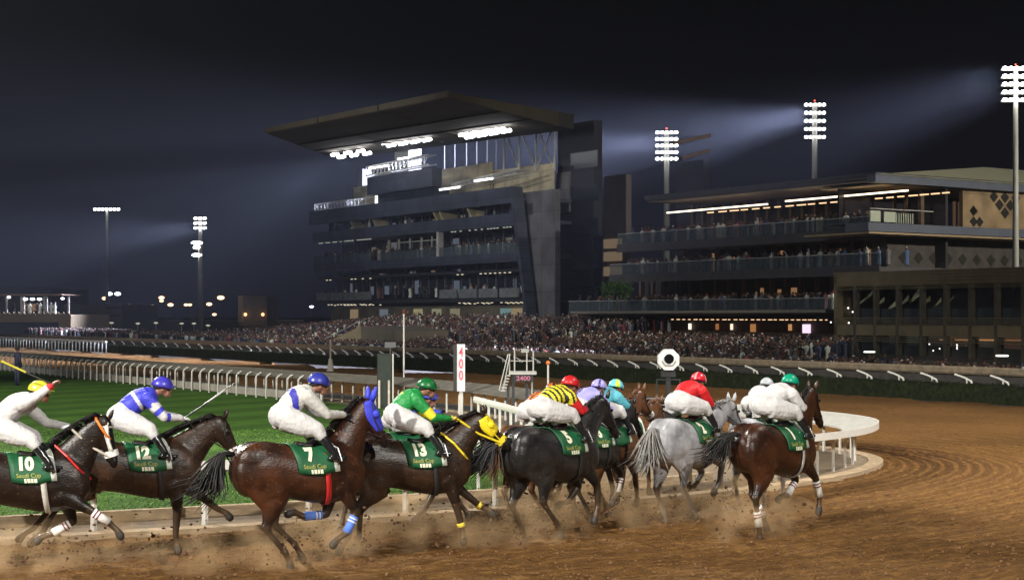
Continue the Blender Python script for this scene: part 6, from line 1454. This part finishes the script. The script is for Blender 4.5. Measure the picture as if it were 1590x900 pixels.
# balconies
for i, (zl, a, b_) in enumerate(((lv[0]['z'], RT(975, 50), re_ - 1), (lv[1]['z'], RT(962, 50), re_ - 1), (lv[2]['z'], RT(890, 50), RT(1290, 50)))):
    for k in range(24):
        r = a + (b_ - a) * (k + rc.random() * .8) / 24; spectator(r, 50.35 + rc.random() * .5, zl, 'on the %s balcony %s' % (('top', 'middle', 'lowest')[i], ('at its far tip', 'past its far third', 'near its middle', 'just beyond its middle', 'toward the tan pavilion', 'beside the pavilion corner')[k // 4]), 'spectators along the balconies')
for px in (12, 30, 37, 48, 53, 60, 70, 76):
    p = (px - CX) * 230 / FPX; o = bpy.data.objects.new('person', PROT[0 if px % 3 else 3][0]); C.objects.link(o); o.location = (p, 233, fz(488)); tag(o, 'guest %s on the roof terrace %s' % ('in a white robe' if px % 3 else 'in a dark suit', {12: 'beside the lone lamp post', 30: 'before the lit bar', 37: 'under the first lamp', 48: 'between first and second lamps', 53: 'under the third lamp', 60: 'before the canopy post', 70: 'just past the canopy', 76: 'out in the open'}[px]), 'person', 'guests on the roof terrace')
# steward on the turf at the far left
p = G(27, 598, .08); o = bpy.data.objects.new('person', PROT[6][0].copy()); C.objects.link(o); o.location = (p.x, p.y, .08); o.rotation_euler = (0, 0, 2.4); o.scale = (1.02,) * 3; tag(o, 'steward in dark clothes walking alone on the green turf', 'person')
# the packed mass behind: more people than can be counted
def mass(n, sampler, name, label, seed, dark=1.0):
    q = random.Random(seed); V = []; Fc = []; MI = []
    mats = [cmat(c) for c in ('white', 'black', 'grey', 'navy', 'maroon', 'tan', 'blue', 'pink', 'brown')] + [SKN, hmat('dark'), hmat('white'), hmat('red')]
    wts = [11, 38, 14, 10, 4, 3, 4, 2, 6]
    for _ in range(n):
        r, t, z = sampler(q); c = F(r, t, z); s = q.uniform(.92, 1.06); cm = q.choices(range(9), wts)[0]; n0 = len(V); k = 6; yaw = q.random() * 6.28
        prof = [(.20, .12, .25), (.16, .12, .9), (.23, .14, 1.36), (.07, .07, 1.49)]
        for a, b_, zz_ in prof:
            for j in range(k): th = 2 * math.pi * j / k + yaw; V.append((c.x + a * s * math.cos(th), c.y + a * .8 * s * math.sin(th), c.z + zz_ * s))
        for i in range(3):
            for j in range(k): Fc.append((n0 + i * k + j, n0 + i * k + (j + 1) % k, n0 + (i + 1) * k + (j + 1) % k, n0 + (i + 1) * k + j)); MI.append(cm)
        hz_ = c.z + 1.62 * s; hx, hy = c.x + q.uniform(-.05, .05), c.y + q.uniform(-.05, .05); n1 = len(V)
        for zz_, a in ((-.11, .05), (-.03, .09), (.05, .09), (.12, .04)):
            for j in range(k): th = 2 * math.pi * j / k; V.append((hx + a * math.cos(th), hy + a * math.sin(th), hz_ + zz_))
        hm_ = q.choices((10, 11, 12, 10), (68, 14, 4, 14))[0]
        for i in range(3):
            for j in range(k): Fc.append((n1 + i * k + j, n1 + i * k + (j + 1) % k, n1 + (i + 1) * k + (j + 1) % k, n1 + (i + 1) * k + j)); MI.append(9 if i == 0 or (i == 1 and j in (3, 4, 5)) else hm_)
        Fc.append(tuple(n1 + 3 * k + j for j in range(k))); MI.append(hm_)
        if q.random() < .3:
            n2 = len(V); a = yaw; hx2 = c.x + .25 * math.cos(a); hy2 = c.y + .25 * math.sin(a); zt2 = c.z + q.uniform(1.3, 1.9)
            V += [(c.x + .18 * math.cos(a), c.y + .18 * math.sin(a), c.z + 1.35), (hx2 + .05, hy2, c.z + 1.25), (hx2, hy2, zt2), (hx2 - .05, hy2 + .05, zt2)]; Fc.append((n2, n2 + 1, n2 + 2, n2 + 3)); MI.append(cm if q.random() < .6 else 9)
    me = bpy.data.meshes.new(name); me.from_pydata(V, [], Fc); me.update()
    for m_ in mats: me.materials.append(m_)
    me.polygons.foreach_set('material_index', np.array(MI, dtype=np.int32)); o = link(name, me); tag(o, label, 'crowd', kind='stuff')
def s_front(q):
    r = 18 - 200 * q.random() ** 1.15; t = 19.8 + 7 * q.random() ** 1.2; return r, t, apron_z(r, t)
def s_terr(q):
    r = RT(875, 34) + (RT(395, 34) - RT(875, 34)) * q.random(); r = r + 1.3 if (r / 11) % 1 < .11 else r; t = 24 + 24 * q.random(); t = round(t / .95) * .95 + q.gauss(0, .08); return r, t, apron_z(r, t)
def s_gnd(q):
    r = RT(880, 32) + (RT(1290, 32) - RT(880, 32)) * q.random(); t = 26 + 9.5 * q.random(); return r, t, apron_z(r, t)
def s_glass(q):
    r = RT(950, 38) + (RT(1190, 38) - RT(950, 38)) * q.random(); t = 36.3 + 11 * q.random(); return r, t, -.25
def s_bal(q):
    i = q.randrange(3); r = RT((975, 962, 890)[i], 50) + (re_ - 1 - RT((975, 962, 890)[i], 50)) * q.random(); return r, 50.8 + 4.5 * q.random(), lv[i]['z']
def s_gs(q):
    i = q.random(); r = rl + (rrg - rl) * q.random()
    if i < .7: return r, T0 + 1.6 + 2.5 * q.random(), Z['bb'] - .1
    if i < .85: return r, T0 + 1.2 + 2 * q.random(), Z['xb']
    return r, T0 + 1.6 + q.random(), Z['f2b'] + .7 + .6
mass(2300, s_front, 'crowd', 'packed spectators standing behind the outer rail of the straight', 1)
mass(2300, s_terr, 'crowd', 'dense seated and standing crowd on the terraces below the great roof', 2)
mass(900, s_gnd, 'crowd', 'crowd on the ground before the balcony stand', 3)
mass(650, s_glass, 'crowd', 'people packed on the glass fronted terrace', 4)
mass(520, s_bal, 'crowd', 'people standing deep on the three balconies', 5)
mass(260, s_gs, 'crowd', 'small figures on the balconies of the roofed grandstand', 6)
# ================================================================== FLYING DIRT
q = random.Random(4); cd = MB()
HF = [(h.location.x, h.location.y, h.rotation_euler.z) for h in [o for o in C.objects if o.name.split('.')[0] == 'horse']]
for (hx, hy, ha) in HF:
    for i in range(120):
        d = q.uniform(-1.9, .9); l = q.gauss(0, .28); z = abs(q.gauss(0, .26)) + .03
        p = Vector((hx + math.cos(ha) * d - math.sin(ha) * l, hy + math.sin(ha) * d + math.cos(ha) * l, z)); s = q.uniform(.008, .022) * (1.7 if q.random() < .12 else 1)
        cd.ball(p, (s * q.uniform(.7, 1.5), s * q.uniform(.7, 1.3), s * q.uniform(.6, 1.1)), 5, 4)
tag(cd.build('flying_dirt', mat('clod', (.11, .055, .024), .95, .3, 30)), 'clods and grains of dirt thrown up behind the hooves', 'dirt', kind='stuff')
g = MB()
for i in range(5200):
    y = 19 + 17 * q.random(); x = q.uniform(-.36, .36) * y; 
    if inside(x, y): continue
    s = q.uniform(.006, .022) * (2 if q.random() < .03 else 1); g.ball((x, y, .0), (s * q.uniform(.8, 1.6), s, s * .7), 5, 3)
tag(g.build('loose_dirt', mat('clod_loose', (.17, .085, .035), .95, .4, 20)), 'loose crumbs of churned dirt on the track surface', 'dirt', kind='stuff')
# tan dust hanging round the legs
dst = MB(); A_ = offset_path(0, NP, -.15)
for h in HF[:]:
    ct = Vector((h[0] - .5 * math.cos(h[2]), h[1] - .5 * math.sin(h[2]), .22)); rot = Matrix.Rotation(h[2], 3, 'Z'); dst.ball(ct, (1.55, .55, .42), 16, 10, rot)
md = bpy.data.materials.new('dust'); md.use_nodes = True; t = md.node_tree; t.nodes.clear(); out = t.nodes.new('ShaderNodeOutputMaterial'); pv = t.nodes.new('ShaderNodeVolumePrincipled')
pv.inputs['Color'].default_value = (.95, .70, .42, 1); pv.inputs['Anisotropy'].default_value = .2
co = t.nodes.new('ShaderNodeTexCoord'); n = t.nodes.new('ShaderNodeTexNoise'); n.inputs['Scale'].default_value = 2.1; n.inputs['Detail'].default_value = 4; t.links.new(co.outputs['Object'], n.inputs[0])
mp = t.nodes.new('ShaderNodeMapRange'); mp.inputs['From Min'].default_value = .46; mp.inputs['From Max'].default_value = .68; mp.inputs['To Min'].default_value = 0; mp.inputs['To Max'].default_value = 1.7; t.links.new(n.outputs[0], mp.inputs[0])
t.links.new(mp.outputs[0], pv.inputs['Density']); t.links.new(pv.outputs[0], out.inputs['Volume']); md.cycles.volume_step_rate = 1.0
DUSTED = fuse(dst, .09, 3); tag(link('dust', DUSTED, md), 'low tan dust drifting round the galloping legs', 'dust', kind='stuff')
# ================================================================== HAZE in the night air
hz = MB().box(-420, 420, -60, 640, -3.4, 70)
m = bpy.data.materials.new('haze'); m.use_nodes = True; t = m.node_tree; t.nodes.clear()
out = t.nodes.new('ShaderNodeOutputMaterial'); pv = t.nodes.new('ShaderNodeVolumePrincipled')
pv.inputs['Color'].default_value = (.72, .79, 1, 1); pv.inputs['Density'].default_value = .00017; pv.inputs['Anisotropy'].default_value = .45
t.links.new(pv.outputs[0], out.inputs['Volume'])
o = hz.build('haze', m); tag(o, 'thin night haze lit by the floodlights over the whole course', 'haze', kind='stuff')
